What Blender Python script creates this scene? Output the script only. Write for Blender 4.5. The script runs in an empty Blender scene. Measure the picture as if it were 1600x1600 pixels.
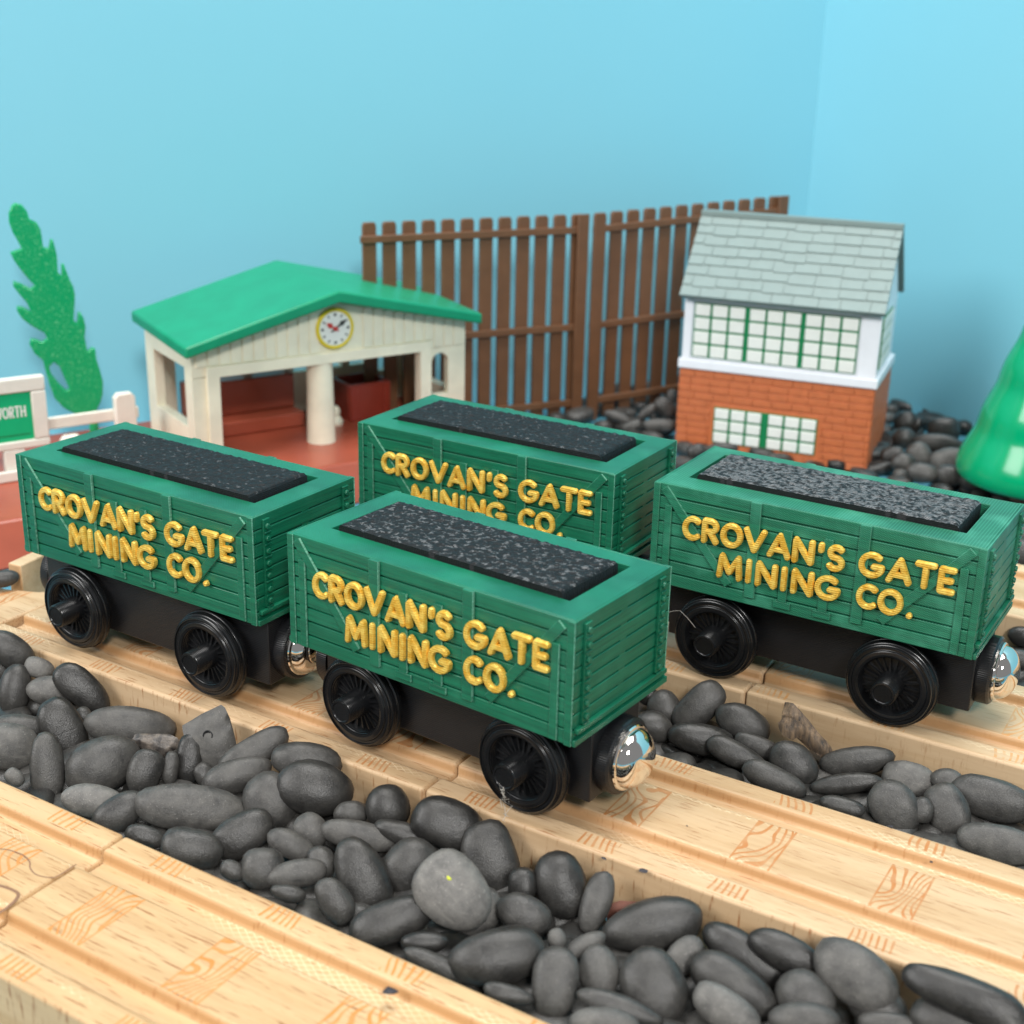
import bpy, bmesh, math, random
from mathutils import Vector, Matrix, Quaternion, noise

S = 0.001            # everything below is written in millimetres of the real toy scene
sc = bpy.context.scene
COL = sc.collection

# ------------------------------------------------------------------ camera
F = Vector((-0.492, 0.801, -0.341)).normalized()
RT = Vector((0.848, 0.530, 0.021)); RT = (RT - F * RT.dot(F)).normalized()
UP = RT.cross(F)
cam = bpy.data.cameras.new('camera')
cam.sensor_width = 36
cam.lens = 2128.76 / 1600 * 36
cam.shift_y = -4.538 / 1600
cam.clip_start = 0.01
cam.clip_end = 20
cam.dof.use_dof = True
cam.dof.focus_distance = 0.284
cam.dof.aperture_fstop = 25
co = bpy.data.objects.new('camera', cam)
COL.objects.link(co)
co.matrix_world = Matrix.Translation(Vector((132.454, -202.456, 140.364)) * S) @ Matrix((RT, UP, -F)).transposed().to_4x4()
sc.camera = co

# ------------------------------------------------------------------ light
w = bpy.data.worlds.new('World')
sc.world = w
w.use_nodes = True
w.node_tree.nodes['Background'].inputs[0].default_value = (0.93, 0.96, 1.0, 1)
w.node_tree.nodes['Background'].inputs[1].default_value = 0.28

def area(name, loc, target, size, power, col=(1, 1, 1)):
    l = bpy.data.lights.new(name, 'AREA')
    l.shape = 'RECTANGLE'
    l.size, l.size_y = size[0] * S, size[1] * S
    l.energy = power
    l.color = col
    o = bpy.data.objects.new(name, l)
    COL.objects.link(o)
    o.location = Vector(loc) * S
    o.rotation_euler = (Vector(target) - Vector(loc)).to_track_quat('-Z', 'Y').to_euler()
    return o

area('ceiling_lamp', (40, 60, 1250), (0, 90, 0), (640, 640), 13.8, (1, 0.985, 0.955))
area('room_lamp', (860, -900, 980), (0, 90, 0), (260, 260), 14.5, (1, 0.985, 0.955))
area('left_lamp', (-640, -980, 860), (-20, 110, 20), (640, 640), 14.0, (1, 0.99, 0.97))

sc.view_settings.view_transform = 'Standard'
sc.view_settings.look = 'None'
sc.view_settings.exposure = 0
sc.view_settings.gamma = 1
sc.cycles.max_bounces = 8

# ------------------------------------------------------------------ material helpers
def lin(r, g, b):
    f = lambda c: (c / 255) / 12.92 if c / 255 <= 0.04045 else ((c / 255 + 0.055) / 1.055) ** 2.4
    return (f(r), f(g), f(b), 1)

class NT:
    def __init__(s, name):
        s.m = bpy.data.materials.new(name)
        s.m.use_nodes = True
        s.t = s.m.node_tree
        s.b = s.t.nodes['Principled BSDF']
        tc = s.n('ShaderNodeTexCoord')
        mp = s.n('ShaderNodeMapping')
        mp.inputs['Scale'].default_value = (1000, 1000, 1000)
        s.link(tc.outputs['Object'], mp.inputs[0])
        s.tc, s.co = tc, mp.outputs[0]
    def n(s, t, **k):
        x = s.t.nodes.new(t)
        for a, v in k.items(): setattr(x, a, v)
        return x
    def link(s, a, b): s.t.links.new(a, b)
    def val(s, sock, v):
        if isinstance(v, (int, float, tuple)): sock.default_value = v
        else: s.link(v, sock)
    def math(s, op, a, b=0.0, c=0.0, clamp=False):
        x = s.n('ShaderNodeMath', operation=op, use_clamp=clamp)
        s.val(x.inputs[0], a); s.val(x.inputs[1], b); s.val(x.inputs[2], c)
        return x.outputs[0]
    def map(s, scale, co=None, loc=(0, 0, 0)):
        x = s.n('ShaderNodeMapping')
        x.inputs['Scale'].default_value = scale
        x.inputs['Location'].default_value = loc
        s.link(co or s.co, x.inputs[0])
        return x.outputs[0]
    def noise(s, co=None, scale=1.0, detail=3.0, rough=0.5, dist=0.0, w=None):
        x = s.n('ShaderNodeTexNoise')
        if w is not None:
            x.noise_dimensions = '4D'
            s.val(x.inputs['W'], w)
        s.link(co or s.co, x.inputs['Vector'])
        x.inputs['Scale'].default_value = scale
        x.inputs['Detail'].default_value = detail
        x.inputs['Roughness'].default_value = rough
        x.inputs['Distortion'].default_value = dist
        return x.outputs['Fac']
    def ramp(s, f, *stops):
        x = s.n('ShaderNodeValToRGB')
        e = x.color_ramp.elements
        while len(e) < len(stops): e.new(0.5)
        for q, (p, c) in zip(e, stops):
            q.position = p
            q.color = c if isinstance(c, tuple) else (c, c, c, 1)
        s.link(f, x.inputs[0])
        return x.outputs[0]
    def mix(s, f, a, b):
        x = s.n('ShaderNodeMix', data_type='RGBA')
        s.val(x.inputs[0], f); s.val(x.inputs[6], a); s.val(x.inputs[7], b)
        return x.outputs[2]
    def xyz(s, co=None):
        x = s.n('ShaderNodeSeparateXYZ')
        s.link(co or s.co, x.inputs[0])
        return x.outputs
    def bump(s, h, strength=0.3, dist=0.2):
        x = s.n('ShaderNodeBump')
        x.inputs['Strength'].default_value = strength
        x.inputs['Distance'].default_value = dist * S
        s.link(h, x.inputs['Height'])
        s.link(x.outputs[0], s.b.inputs['Normal'])
    def set(s, color=None, rough=None, metal=None, spec=None):
        if color is not None: s.val(s.b.inputs['Base Color'], color)
        if rough is not None: s.val(s.b.inputs['Roughness'], rough)
        if metal is not None: s.val(s.b.inputs['Metallic'], metal)
        if spec is not None: s.val(s.b.inputs['Specular IOR Level'], spec)
        return s.m

def plastic(name, col, rough=0.4, var=0.12, scale=0.15, bump=0.0, bscale=1.5):
    t = NT(name)
    n = t.noise(scale=scale, detail=5, rough=0.6)
    k = 1 - var
    dark = (col[0] * k, col[1] * k, col[2] * k, 1)
    t.set(t.mix(t.ramp(n, (0.35, 0.0), (0.65, 1.0)), dark, col), rough)
    if bump: t.bump(t.noise(scale=bscale, detail=3), bump, 0.2)
    return t.m

def print_green(name, sheen, freq, rough, edge_light=0.0):
    """silky layered green filament: fine layer lines round the walls, raster lines on flat tops"""
    t = NT(name)
    x, y, z = t.xyz()
    nz = t.xyz(t.tc.outputs['Normal'])[2]
    layer = t.math('SINE', t.math('MULTIPLY', z, 2 * math.pi * freq))
    rast = t.math('SINE', t.math('MULTIPLY', t.math('ADD', x, y), 2 * math.pi * 2.1))
    top = t.math('GREATER_THAN', nz, 0.7)
    h = t.n('ShaderNodeMix'); t.link(top, h.inputs[0]); t.link(layer, h.inputs[2]); t.link(rast, h.inputs[3])
    n1 = t.noise(t.map((0.05, 0.05, 1.6)), 1.0, 4, 0.6)
    n2 = t.noise(scale=0.12, detail=3)
    c = t.mix(t.ramp(n1, (0.35, 0.0), (0.68, 1.0)), lin(4, 87, 62), lin(11, 112, 80))
    c = t.mix(t.math('MULTIPLY', t.ramp(n2, (0.5, 0.0), (0.75, 1.0)), sheen), c, lin(58, 140, 112))  # silk sheen painted into the colour as paler green patches and weave
    weave = t.math('MULTIPLY', t.math('SINE', t.math('MULTIPLY', x, 2 * math.pi * 1.6)), layer)
    c = t.mix(t.math('MULTIPLY', t.math('MULTIPLY', t.math('GREATER_THAN', weave, 0.35), sheen), 0.28), c, lin(112, 176, 152))
    if edge_light:      # light caught by the layer ends, painted pale on the narrow timber sides
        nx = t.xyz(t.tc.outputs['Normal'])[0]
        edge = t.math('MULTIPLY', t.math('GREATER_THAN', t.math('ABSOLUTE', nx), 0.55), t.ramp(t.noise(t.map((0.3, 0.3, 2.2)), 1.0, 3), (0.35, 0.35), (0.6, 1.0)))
        c = t.mix(t.math('MULTIPLY', edge, edge_light), c, lin(126, 186, 162))
    t.set(c, rough, spec=0.5)
    t.bump(h.outputs[0], 0.16, 0.12)
    return t.m

def make_wood(name, base, dark, phase, ink, fade, fleck):
    t = NT(name)
    x, y, z = t.xyz()
    N = t.xyz(t.tc.outputs['Normal'])
    side = t.math('GREATER_THAN', t.math('ABSOLUTE', N[1]), 0.6)
    rnd = t.n('ShaderNodeObjectInfo').outputs['Random']
    w = t.math('MULTIPLY', rnd, 37.0)
    g = t.noise(t.map((0.035, 0.55, 0.5)), 1.0, 5, 0.62, 0.4, w)
    g2 = t.noise(t.map((0.012, 0.16, 0.16)), 1.0, 3, 0.5, 0.2, w)
    c = t.mix(t.ramp(g, (0.3, 0.0), (0.7, 1.0)), dark, base)
    light = (min(1, base[0] * 1.14), min(1, base[1] * 1.2), min(1, base[2] * 1.32), 1)
    c = t.mix(t.math('MULTIPLY', t.ramp(g2, (0.4, 0.0), (0.7, 1.0)), 0.6), c, light)
    # beech flecks: short dashes along the grain on top, upright ticks on the sawn sides
    f1 = t.noise(t.map((0.17, 3.4, 3.4)), 1.0, 2, 0.5, 0.0, w)
    f2 = t.noise(t.map((1.5, 1.0, 0.2)), 1.0, 3, 0.6, 0.0, w)
    f3 = t.noise(t.map((0.09, 0.09, 0.3)), 1.0, 2, 0.5, 0.0, w)
    k1 = t.math('MULTIPLY', t.ramp(f1, (0.59, 0.0), (0.68, 1.0)), t.math('SUBTRACT', 1.0, side))
    k2 = t.math('MULTIPLY', t.math('MULTIPLY', t.ramp(f2, (0.56, 0.0), (0.66, 1.0)), side), t.ramp(f3, (0.35, 0.1), (0.6, 1.0)))
    c = t.mix(t.math('MULTIPLY', t.math('MAXIMUM', k1, k2), fleck), c, lin(150, 96, 52))
    ay = t.math('ABSOLUTE', y)
    wall = t.math('MULTIPLY', side, t.math('LESS_THAN', ay, 14.0))
    c = t.mix(t.math('MULTIPLY', wall, 0.6), c, lin(190, 142, 92))      # raw saw-cut groove walls
    # pale criss-cross tool marks beside the grooves
    ay = t.math('ABSOLUTE', y)
    d1 = t.math('ABSOLUTE', t.math('SUBTRACT', t.math('FRACT', t.math('MULTIPLY', t.math('ADD', x, t.math('MULTIPLY', y, 1.6)), 0.52)), 0.5))
    d2 = t.math('ABSOLUTE', t.math('SUBTRACT', t.math('FRACT', t.math('MULTIPLY', t.math('SUBTRACT', x, t.math('MULTIPLY', y, 1.6)), 0.47)), 0.5))
    kn = t.math('MAXIMUM', t.math('LESS_THAN', d1, 0.09), t.math('LESS_THAN', d2, 0.09))
    zone = t.math('MULTIPLY', t.math('GREATER_THAN', ay, 6.2), t.math('LESS_THAN', ay, 15.6))
    patch = t.ramp(t.noise(t.map((0.03, 0.12, 0.1)), 1.0, 2, 0.5, 0.0, w), (0.5, 0.0), (0.6, 1.0))
    up = t.math('GREATER_THAN', N[2], 0.8)
    c = t.mix(t.math('MULTIPLY', t.math('MULTIPLY', kn, t.math('MULTIPLY', zone, up)), t.math('MULTIPLY', patch, 0.36)), c, lin(255, 238, 200))
    # stamped sleepers: contour-like grain drawn in orange-brown ink
    P = 25.3
    xs = t.math('ADD', x, -phase + 100 * P)
    k = t.math('FLOOR', t.math('DIVIDE', xs, P))
    f = t.math('SUBTRACT', xs, t.math('MULTIPLY', k, P))
    W = 7.6
    inx = t.math('LESS_THAN', f, W)
    cmb = t.n('ShaderNodeCombineXYZ')
    t.link(t.math('MULTIPLY', f, 0.10), cmb.inputs[0]); t.link(t.math('MULTIPLY', y, 0.10), cmb.inputs[1])
    t.link(t.math('ADD', t.math('MULTIPLY', k, 7.31), w), cmb.inputs[2])
    nn = t.noise(cmb.outputs[0], 1.0, 0.6, 0.4)
    v = t.math('ADD', f, t.math('MULTIPLY', nn, 17.0))
    ln = t.math('LESS_THAN', t.math('ABSOLUTE', t.math('SUBTRACT', t.math('FRACT', t.math('DIVIDE', v, 1.75)), 0.5)), 0.165)
    ed = t.math('MAXIMUM', t.math('LESS_THAN', f, 0.34), t.math('GREATER_THAN', f, W - 0.38))
    mid = t.math('LESS_THAN', ay, 7.2)
    a = t.math('MULTIPLY', t.math('MULTIPLY', t.math('MAXIMUM', ln, ed), mid), t.math('GREATER_THAN', z, -1.0))
    v2 = t.math('ADD', t.math('ADD', f, t.math('MULTIPLY', nn, 4.0)), t.math('MULTIPLY', y, 0.12))
    ln2 = t.math('LESS_THAN', t.math('ABSOLUTE', t.math('SUBTRACT', t.math('FRACT', t.math('DIVIDE', v2, 1.3)), 0.5)), 0.18)
    lip = t.math('MULTIPLY', t.math('GREATER_THAN', ay, 14.2), t.math('LESS_THAN', ay, 17.9))
    b = t.math('MULTIPLY', ln2, lip)
    ink_m = t.math('MULTIPLY', t.math('MULTIPLY', t.math('MAXIMUM', a, b), inx), up)
    worn = t.ramp(t.noise(scale=0.35, detail=3, w=w), (0.3, fade), (0.6, 1.0))
    c = t.mix(t.math('MULTIPLY', ink_m, worn), c, ink)
    # grime specks
    sp = t.ramp(t.noise(scale=0.55, detail=4, rough=0.7, w=w), (0.74, 0.0), (0.78, 1.0))
    c = t.mix(t.math('MULTIPLY', sp, 0.45), c, lin(96, 70, 48))
    t.set(c, t.ramp(g, (0.3, 0.42), (0.7, 0.55)))
    t.bump(t.math('ADD', t.math('MULTIPLY', g, 0.7), t.math('MULTIPLY', t.math('MAXIMUM', k1, k2), -0.5)), 0.35, 0.25)
    return t.m

def make_stone(name):
    t = NT(name)
    oi = t.n('ShaderNodeObjectInfo')
    w = t.math('MULTIPLY', oi.outputs['Random'], 91.0)
    n1 = t.noise(scale=0.35, detail=6, rough=0.65, w=w)
    n2 = t.noise(scale=3.4, detail=3, rough=0.65, w=w)
    n3 = t.noise(t.map((0.12, 0.5, 0.9)), 1.0, 3, 0.6, 0.6, w)
    c = t.mix(t.ramp(n1, (0.3, 0.0), (0.72, 1.0)), (0.45, 0.45, 0.46, 1), (1.4, 1.38, 1.34, 1))
    c = t.mix(t.math('MULTIPLY', t.ramp(n3, (0.6, 0.0), (0.66, 1.0)), 0.22), c, (2.0, 1.95, 1.85, 1))
    c = t.mix(t.ramp(n2, (0.62, 0.0), (0.72, 0.7)), c, (3.6, 3.5, 3.4, 1))
    n5 = t.noise(scale=5.5, detail=2, rough=0.7, w=w)
    c = t.mix(t.ramp(n5, (0.68, 0.0), (0.74, 0.8)), c, (5.0, 4.9, 4.7, 1))
    m = t.n('ShaderNodeMix', data_type='RGBA', blend_type='MULTIPLY')
    m.inputs[0].default_value = 1
    t.link(c, m.inputs[6]); t.link(oi.outputs['Color'], m.inputs[7])
    # dull where pale and dusty, waxy where dark
    r = t.math('ADD', t.math('MULTIPLY', n1, 0.25), t.math('MULTIPLY', oi.outputs['Alpha'], 0.5))
    t.set(m.outputs[2], r, spec=0.5)
    n4 = t.noise(scale=7.0, detail=2, w=w)
    t.bump(t.math('ADD', n1, t.math('ADD', t.math('MULTIPLY', n2, 0.4), t.math('MULTIPLY', n4, 0.15))), 0.34, 0.5)
    return t.m

def make_coal(name, pale):
    t = NT(name)
    x, y, z = t.xyz()
    n = t.noise(t.map((0.75, 0.9, 0.9)), 1.0, 4, 0.6, 0.3)
    st = t.math('SINE', t.math('MULTIPLY', t.math('ADD', t.math('ADD', x, t.math('MULTIPLY', y, -0.9)), t.math('MULTIPLY', n, 1.5)), 2 * math.pi * 1.9))
    N = t.xyz(t.tc.outputs['Normal'])
    up = t.math('GREATER_THAN', N[2], 0.55)
    lo, hi = (0.60, 0.66) if pale < 0.5 else ((0.54, 0.62) if pale < 0.9 else (0.43, 0.56))
    spots = t.math('MULTIPLY', t.ramp(n, (lo, 0.0), (hi, 1.0)), up)
    streak = t.math('ADD', 0.55, t.math('MULTIPLY', st, 0.45))
    c = t.mix(t.math('MULTIPLY', spots, t.math('MULTIPLY', streak, 0.4 + 0.6 * min(1, pale))), (0.010, 0.011, 0.012, 1), (0.21, 0.215, 0.22, 1))
    t.set(c, 0.52, spec=0.22)
    lay = t.math('SINE', t.math('MULTIPLY', z, 2 * math.pi * 2.6))
    h = t.math('ADD', t.math('MULTIPLY', n, 2.2), t.math('ADD', t.math('MULTIPLY', st, 0.22), t.math('MULTIPLY', lay, 0.2)))
    t.bump(h, 0.4, 0.3)
    return t.m

M = {}
M['black'] = plastic('black_filament', (0.009, 0.0095, 0.011, 1), 0.3, 0.2)
def layered(name, col, rough, freq, axis, strength=0.2):
    t = NT(name)
    v = t.xyz()[axis]
    n = t.noise(scale=0.2, detail=4)
    t.set(t.mix(n, (col[0] * .7, col[1] * .7, col[2] * .7, 1), (col[0] * 1.3, col[1] * 1.3, col[2] * 1.3, 1)), rough)
    t.bump(t.math('SINE', t.math('MULTIPLY', v, 2 * math.pi * freq)), strength, 0.12)
    return t.m
M['chassis'] = layered('black_layered_filament', (0.009, 0.0095, 0.011, 1), 0.33, 2.4, 2, 0.25)
M['tyre'] = layered('black_wheel_filament', (0.008, 0.0085, 0.0095, 1), 0.24, 2.6, 1, 0.3)
t = NT('gold_filament')
z = t.xyz()[2]
n = t.noise(scale=0.9, detail=3)
t.set(t.mix(t.ramp(n, (0.3, 0.0), (0.7, 1.0)), lin(222, 165, 46), lin(250, 216, 106)), 0.36, 0.3, 0.55)
t.bump(t.math('ADD', t.math('SINE', t.math('MULTIPLY', z, 2 * math.pi * 2.1)), t.math('MULTIPLY', n, 2.5)), 0.28, 0.14)
M['gold'] = t.m
M['chrome'] = NT('nickel_dome').set((0.80, 0.76, 0.71, 1), 0.05, 1.0)
M['stone'] = make_stone('river_stone')
M['offwhite'] = plastic('offwhite_plastic', lin(232, 226, 214), 0.4, 0.08)
M['cream'] = plastic('cream_plastic', lin(242, 236, 212), 0.35, 0.12, 0.1, 0.08)
M['white'] = plastic('white_plastic', lin(236, 238, 244), 0.35, 0.05)
M['roof_green'] = plastic('roof_green_plastic', lin(14, 148, 106), 0.36, 0.14, 0.1, 0.06)
M['tree_green'] = plastic('tree_green_plastic', lin(0, 160, 106), 0.16, 0.1, 0.06)
M['sign_green'] = plastic('sign_green', lin(0, 176, 116), 0.4, 0.06)
M['platform_red'] = plastic('brick_red_plastic', lin(166, 80, 58), 0.32, 0.14, 0.08, 0.05)
M['dark_red'] = plastic('dark_red_plastic', lin(140, 54, 40), 0.3, 0.14, 0.1)
M['fence_brown'] = plastic('brown_plastic', lin(116, 79, 53), 0.42, 0.18, 0.12, 0.08)
M['slate'] = plastic('slate_grey_plastic', lin(128, 144, 141), 0.5, 0.07, 0.2, 0.1)
M['brick'] = plastic('orange_brick_plastic', lin(202, 113, 69), 0.42, 0.15, 0.35, 0.12)
M['mullion'] = plastic('mullion_green', lin(14, 128, 76), 0.45, 0.1)
M['pane'] = plastic('pane_white', lin(234, 236, 230), 0.35, 0.05, 0.4)
M['yellow'] = plastic('clock_yellow', lin(228, 206, 44), 0.35, 0.05)
M['ink'] = plastic('clock_ink', lin(48, 52, 50), 0.5, 0.0)
M['red_ink'] = plastic('clock_red', lin(196, 50, 44), 0.5, 0.0)
M['trunk'] = plastic('pinkish_trunk_plastic', lin(170, 132, 118), 0.45, 0.1)
M['lint'] = plastic('lint', lin(196, 190, 180), 0.6, 0.0)
M['scrap'] = plastic('dark_scrap', lin(58, 56, 62), 0.6, 0.3, 0.6)
M['chip_red'] = plastic('red_chip', lin(118, 72, 58), 0.7, 0.4, 0.5, 0.5)
t = NT('driftwood_stone')
n = t.noise(t.map((0.9, 0.9, 0.15)), 1.0, 5, 0.65)
t.set(t.mix(t.ramp(n, (0.35, 0.0), (0.68, 1.0)), lin(70, 64, 60), lin(148, 124, 98)), 0.6)
t.bump(n, 0.7, 0.6)
M['stub'] = t.m
t = NT('lump_stone')
n = t.noise(scale=0.5, detail=5, rough=0.65)
t.set(t.mix(t.ramp(n, (0.4, 0.0), (0.7, 1.0)), lin(58, 55, 54), lin(124, 114, 104)), 0.4)
t.bump(n, 0.5, 0.6)
M['lump'] = t.m
t = NT('flecked_tree_green')
n = t.noise(t.map((1.3, 1.3, 0.55)), 1.0, 3, 0.6)
t.set(t.mix(t.ramp(n, (0.55, 0.0), (0.7, 0.7)), lin(0, 158, 98), lin(120, 204, 150)), 0.3)
t.b.inputs['Subsurface Weight'].default_value = 0.25
t.b.inputs['Subsurface Radius'].default_value = (0.001, 0.003, 0.002)
t.b.inputs['Subsurface Scale'].default_value = 1
t.bump(n, 0.3, 0.4)
M['flecked'] = t.m
def board_mat(name, c1, c2):
    t = NT(name)
    n = t.noise(scale=0.006, detail=4, rough=0.6)
    f = t.noise(scale=0.35, detail=4)
    t.set(t.mix(n, c1, c2), 0.55, spec=0.35)
    t.bump(f, 0.05, 0.3)
    return t.m
M['sky_board'] = board_mat('sky_blue_paint', lin(130, 199, 218), lin(139, 205, 222))
M['table'] = board_mat('table_blue_paint', lin(70, 130, 150), lin(80, 140, 160))
INK = lin(204, 134, 66)
M['wood_near'] = make_wood('beech_near', lin(208, 174, 129), lin(186, 148, 104), -26.2, INK, 0.65, 1.0)
M['wood_mid'] = make_wood('beech_middle', lin(206, 175, 136), lin(184, 149, 110), 32.6, lin(186, 124, 72), 0.5, 0.8)
M['wood_rear'] = make_wood('beech_rear', lin(207, 178, 140), lin(186, 152, 113), 12.0, lin(206, 150, 92), 0.0, 0.35)

# ------------------------------------------------------------------ mesh helpers (mm)
class MB:
    def __init__(s): s.bm = bmesh.new()
    def poly_prism(s, pts, fn0, fn1):
        a = [s.bm.verts.new(fn0(*p)) for p in pts]
        b = [s.bm.verts.new(fn1(*p)) for p in pts]
        s.bm.faces.new(a[::-1]); s.bm.faces.new(b)
        k = len(pts)
        for i in range(k): s.bm.faces.new((a[i], a[(i + 1) % k], b[(i + 1) % k], b[i]))
        return s
    def box(s, x0, x1, y0, y1, z0, z1, mat=None):
        c = [Vector((x, y, z)) for z in (z0, z1) for x, y in ((x0, y0), (x1, y0), (x1, y1), (x0, y1))]
        if mat is not None: c = [mat @ q for q in c]
        v = [s.bm.verts.new(q) for q in c]
        for f in ((3, 2, 1, 0), (4, 5, 6, 7), (0, 1, 5, 4), (1, 2, 6, 5), (2, 3, 7, 6), (3, 0, 4, 7)):
            s.bm.faces.new([v[i] for i in f])
        return s
    def lathe(s, prof, o=(0, 0, 0), axis='Z', seg=40, mat=None):
        """prof: (r, h) list; the closed solid runs from first to last point"""
        o = Vector(o)
        def pt(r, h, a):
            c, d = r * math.cos(a), r * math.sin(a)
            q = {'Z': Vector((c, d, h)), 'Y': Vector((c, h, d)), 'X': Vector((h, c, d))}[axis]
            q = o + q
            return mat @ q if mat is not None else q
        rings = []
        for r, h in prof:
            if r < 1e-6: rings.append([s.bm.verts.new(pt(0, h, 0))])
            else: rings.append([s.bm.verts.new(pt(r, h, 2 * math.pi * i / seg)) for i in range(seg)])
        for A, B in zip(rings, rings[1:]):
            if len(A) == 1 and len(B) == 1: continue
            for i in range(seg):
                j = (i + 1) % seg
                if len(A) == 1: s.bm.faces.new((A[0], B[j], B[i]))
                elif len(B) == 1: s.bm.faces.new((A[i], A[j], B[0]))
                else: s.bm.faces.new((A[i], A[j], B[j], B[i]))
        for r in (rings[0], rings[-1]):
            if len(r) > 1: s.bm.faces.new(r)
        return s
    def tube(s, pts, r, seg=6):
        pts = [Vector(p) for p in pts]
        rings = []
        for i, p in enumerate(pts):
            d = (pts[min(i + 1, len(pts) - 1)] - pts[max(i - 1, 0)]).normalized()
            a = d.orthogonal().normalized(); b = d.cross(a)
            rr = r[i] if isinstance(r, (list, tuple)) else r
            rings.append([s.bm.verts.new(p + (a * math.cos(t) + b * math.sin(t)) * rr) for t in [2 * math.pi * k / seg for k in range(seg)]])
        for A, B in zip(rings, rings[1:]):
            for i in range(seg):
                j = (i + 1) % seg
                s.bm.faces.new((A[i], A[j], B[j], B[i]))
        s.bm.faces.new(rings[0][::-1]); s.bm.faces.new(rings[-1])
        return s
    def build(s, name, mat, parent=None, bevel=0.0, smooth=True, angle=35, seg=2):
        bmesh.ops.recalc_face_normals(s.bm, faces=s.bm.faces)
        bmesh.ops.scale(s.bm, vec=(S, S, S), verts=s.bm.verts)
        me = bpy.data.meshes.new(name)
        s.bm.to_mesh(me); s.bm.free()
        me.materials.append(mat)
        if smooth:
            me.shade_smooth()
            me.set_sharp_from_angle(angle=math.radians(angle))
        o = bpy.data.objects.new(name, me)
        COL.objects.link(o)
        if parent is not None: o.parent = parent
        if bevel:
            m = o.modifiers.new('bevel', 'BEVEL')
            m.width = bevel * S; m.segments = seg; m.limit_method = 'ANGLE'; m.angle_limit = math.radians(40)
            m.harden_normals = False
        return o

def tag(o, label=None, cat=None, group=None, kind=None):
    for k, v in (('label', label), ('category', cat), ('group', group), ('kind', kind)):
        if v: o[k] = v
    return o

def thing(name, label, cat, loc=(0, 0, 0), rz=0.0, group=None):
    o = bpy.data.objects.new(name, None)
    o.empty_display_size = 0.01
    COL.objects.link(o)
    o.location = Vector(loc) * S
    o.rotation_euler = (0, 0, rz)
    return tag(o, label, cat, group)

# ------------------------------------------------------------------ setting: table and the two painted sky boards
G = -12.0
tb = MB(); tb.box(-900, 700, -500, 900, G - 18, G)
tag(tb.build('table_top', M['table'], bevel=0.5), kind='structure')

CORNER = Vector((-76, 376.5, 0))
DL = Vector((-0.60, -0.80, 0)); DR = Vector((0.90, -0.43, 0)).normalized()
def board(name, d, n, length):
    m = MB()
    a, b = CORNER, CORNER + d * length
    q = [a, b, b + n * 6, a + n * 6]
    m.poly_prism([(p.x, p.y) for p in q], lambda x, y: (x, y, G + 0.01), lambda x, y: (x, y, 460))
    return tag(m.build(name, M['sky_board'], smooth=False), kind='structure')
board('sky_backdrop', DL, Vector((-0.80, 0.60, 0)), 620)
board('sky_backdrop', DR, Vector((0.43, 0.90, 0)).normalized(), 520)

# ------------------------------------------------------------------ wooden tracks
HW = 18.7
def track_section(top=0.0):
    """outline of the sawn track: two grooves in a 37 mm wide plank"""
    g, d = 10.3, 2.4
    return [(-HW, G + 0.02), (HW, G + 0.02), (HW, top), (g + 2.75, top), (g + 2.55, top - d), (g - 2.55, top - d), (g - 2.75, top),
            (-g + 2.75, top), (-g + 2.55, top - d), (-g - 2.55, top - d), (-g - 2.75, top), (-HW, top)]
def rail_piece(x0, x1, cy, slope, mat, label, dz=0.0):
    m = MB()
    sec = track_section(dz)
    m.poly_prism(sec, lambda y, z: (x0, y, z), lambda y, z: (x1, y, z))
    o = m.build('wooden_track', mat, bevel=0.75, seg=3)
    o.location = Vector((0, cy, 0)) * S
    o.rotation_euler = (0, 0, math.atan(slope))
    return tag(o, label, 'toy track', 'pieces of grooved wooden track')
rail_piece(-180, -36.0, -77.6, 0.004, M['wood_near'], 'near wooden track piece left of the jigsaw joint, bottom left', 0.12)
near_b = rail_piece(-35.7, 150, -77.6, 0.004, M['wood_near'], 'near wooden track piece right of the jigsaw joint, orange sleeper stamps')
rail_piece(-128, -0.45, 2.1, 0.006, M['wood_mid'], 'middle wooden track piece under the left wagon')
rail_piece(-0.1, 190, 2.1, 0.006, M['wood_mid'], 'middle wooden track piece under the front wagon, bold sleeper stamps', 0.05)
rail_piece(-150, 34.9, 74.3, 0.018, M['wood_rear'], 'rear wooden track piece under the back wagon')
rail_piece(35.3, 210, 74.3, 0.018, M['wood_rear'], 'rear wooden track piece under the right wagon', 0.25)
rail_piece(-20, 230, 152.0, 0.010, M['wood_rear'], 'farthest wooden track, seen only beyond the right wagon end')

# left end of the middle line: a narrowed switch stub with a short block of wood behind it
m = MB()
m.poly_prism([(-190, -16.4), (-128.3, -16.4), (-128.3, 20.8), (-131, 11), (-136, 5.5), (-144, 2.2), (-190, -3)],
             lambda x, y: (x, y, G + 0.02), lambda x, y: (x, y, -0.02))
tag(m.build('wooden_track', M['wood_mid'], bevel=0.6), 'plain tapering track end behind the left wagon wheel, left edge', 'toy track', 'pieces of grooved wooden track')
m = MB(); m.box(-2.1, 2.1, 0, 26, G + 0.02, 5.6)
o = m.build('wood_block', M['wood_rear'], bevel=0.4)
o.location = Vector((-144.2, 5.2, 0)) * S; o.rotation_euler = (0, 0, 0.12)
tag(o, 'small pale wood block standing behind the left wagon at the left edge', 'wood block')

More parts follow.
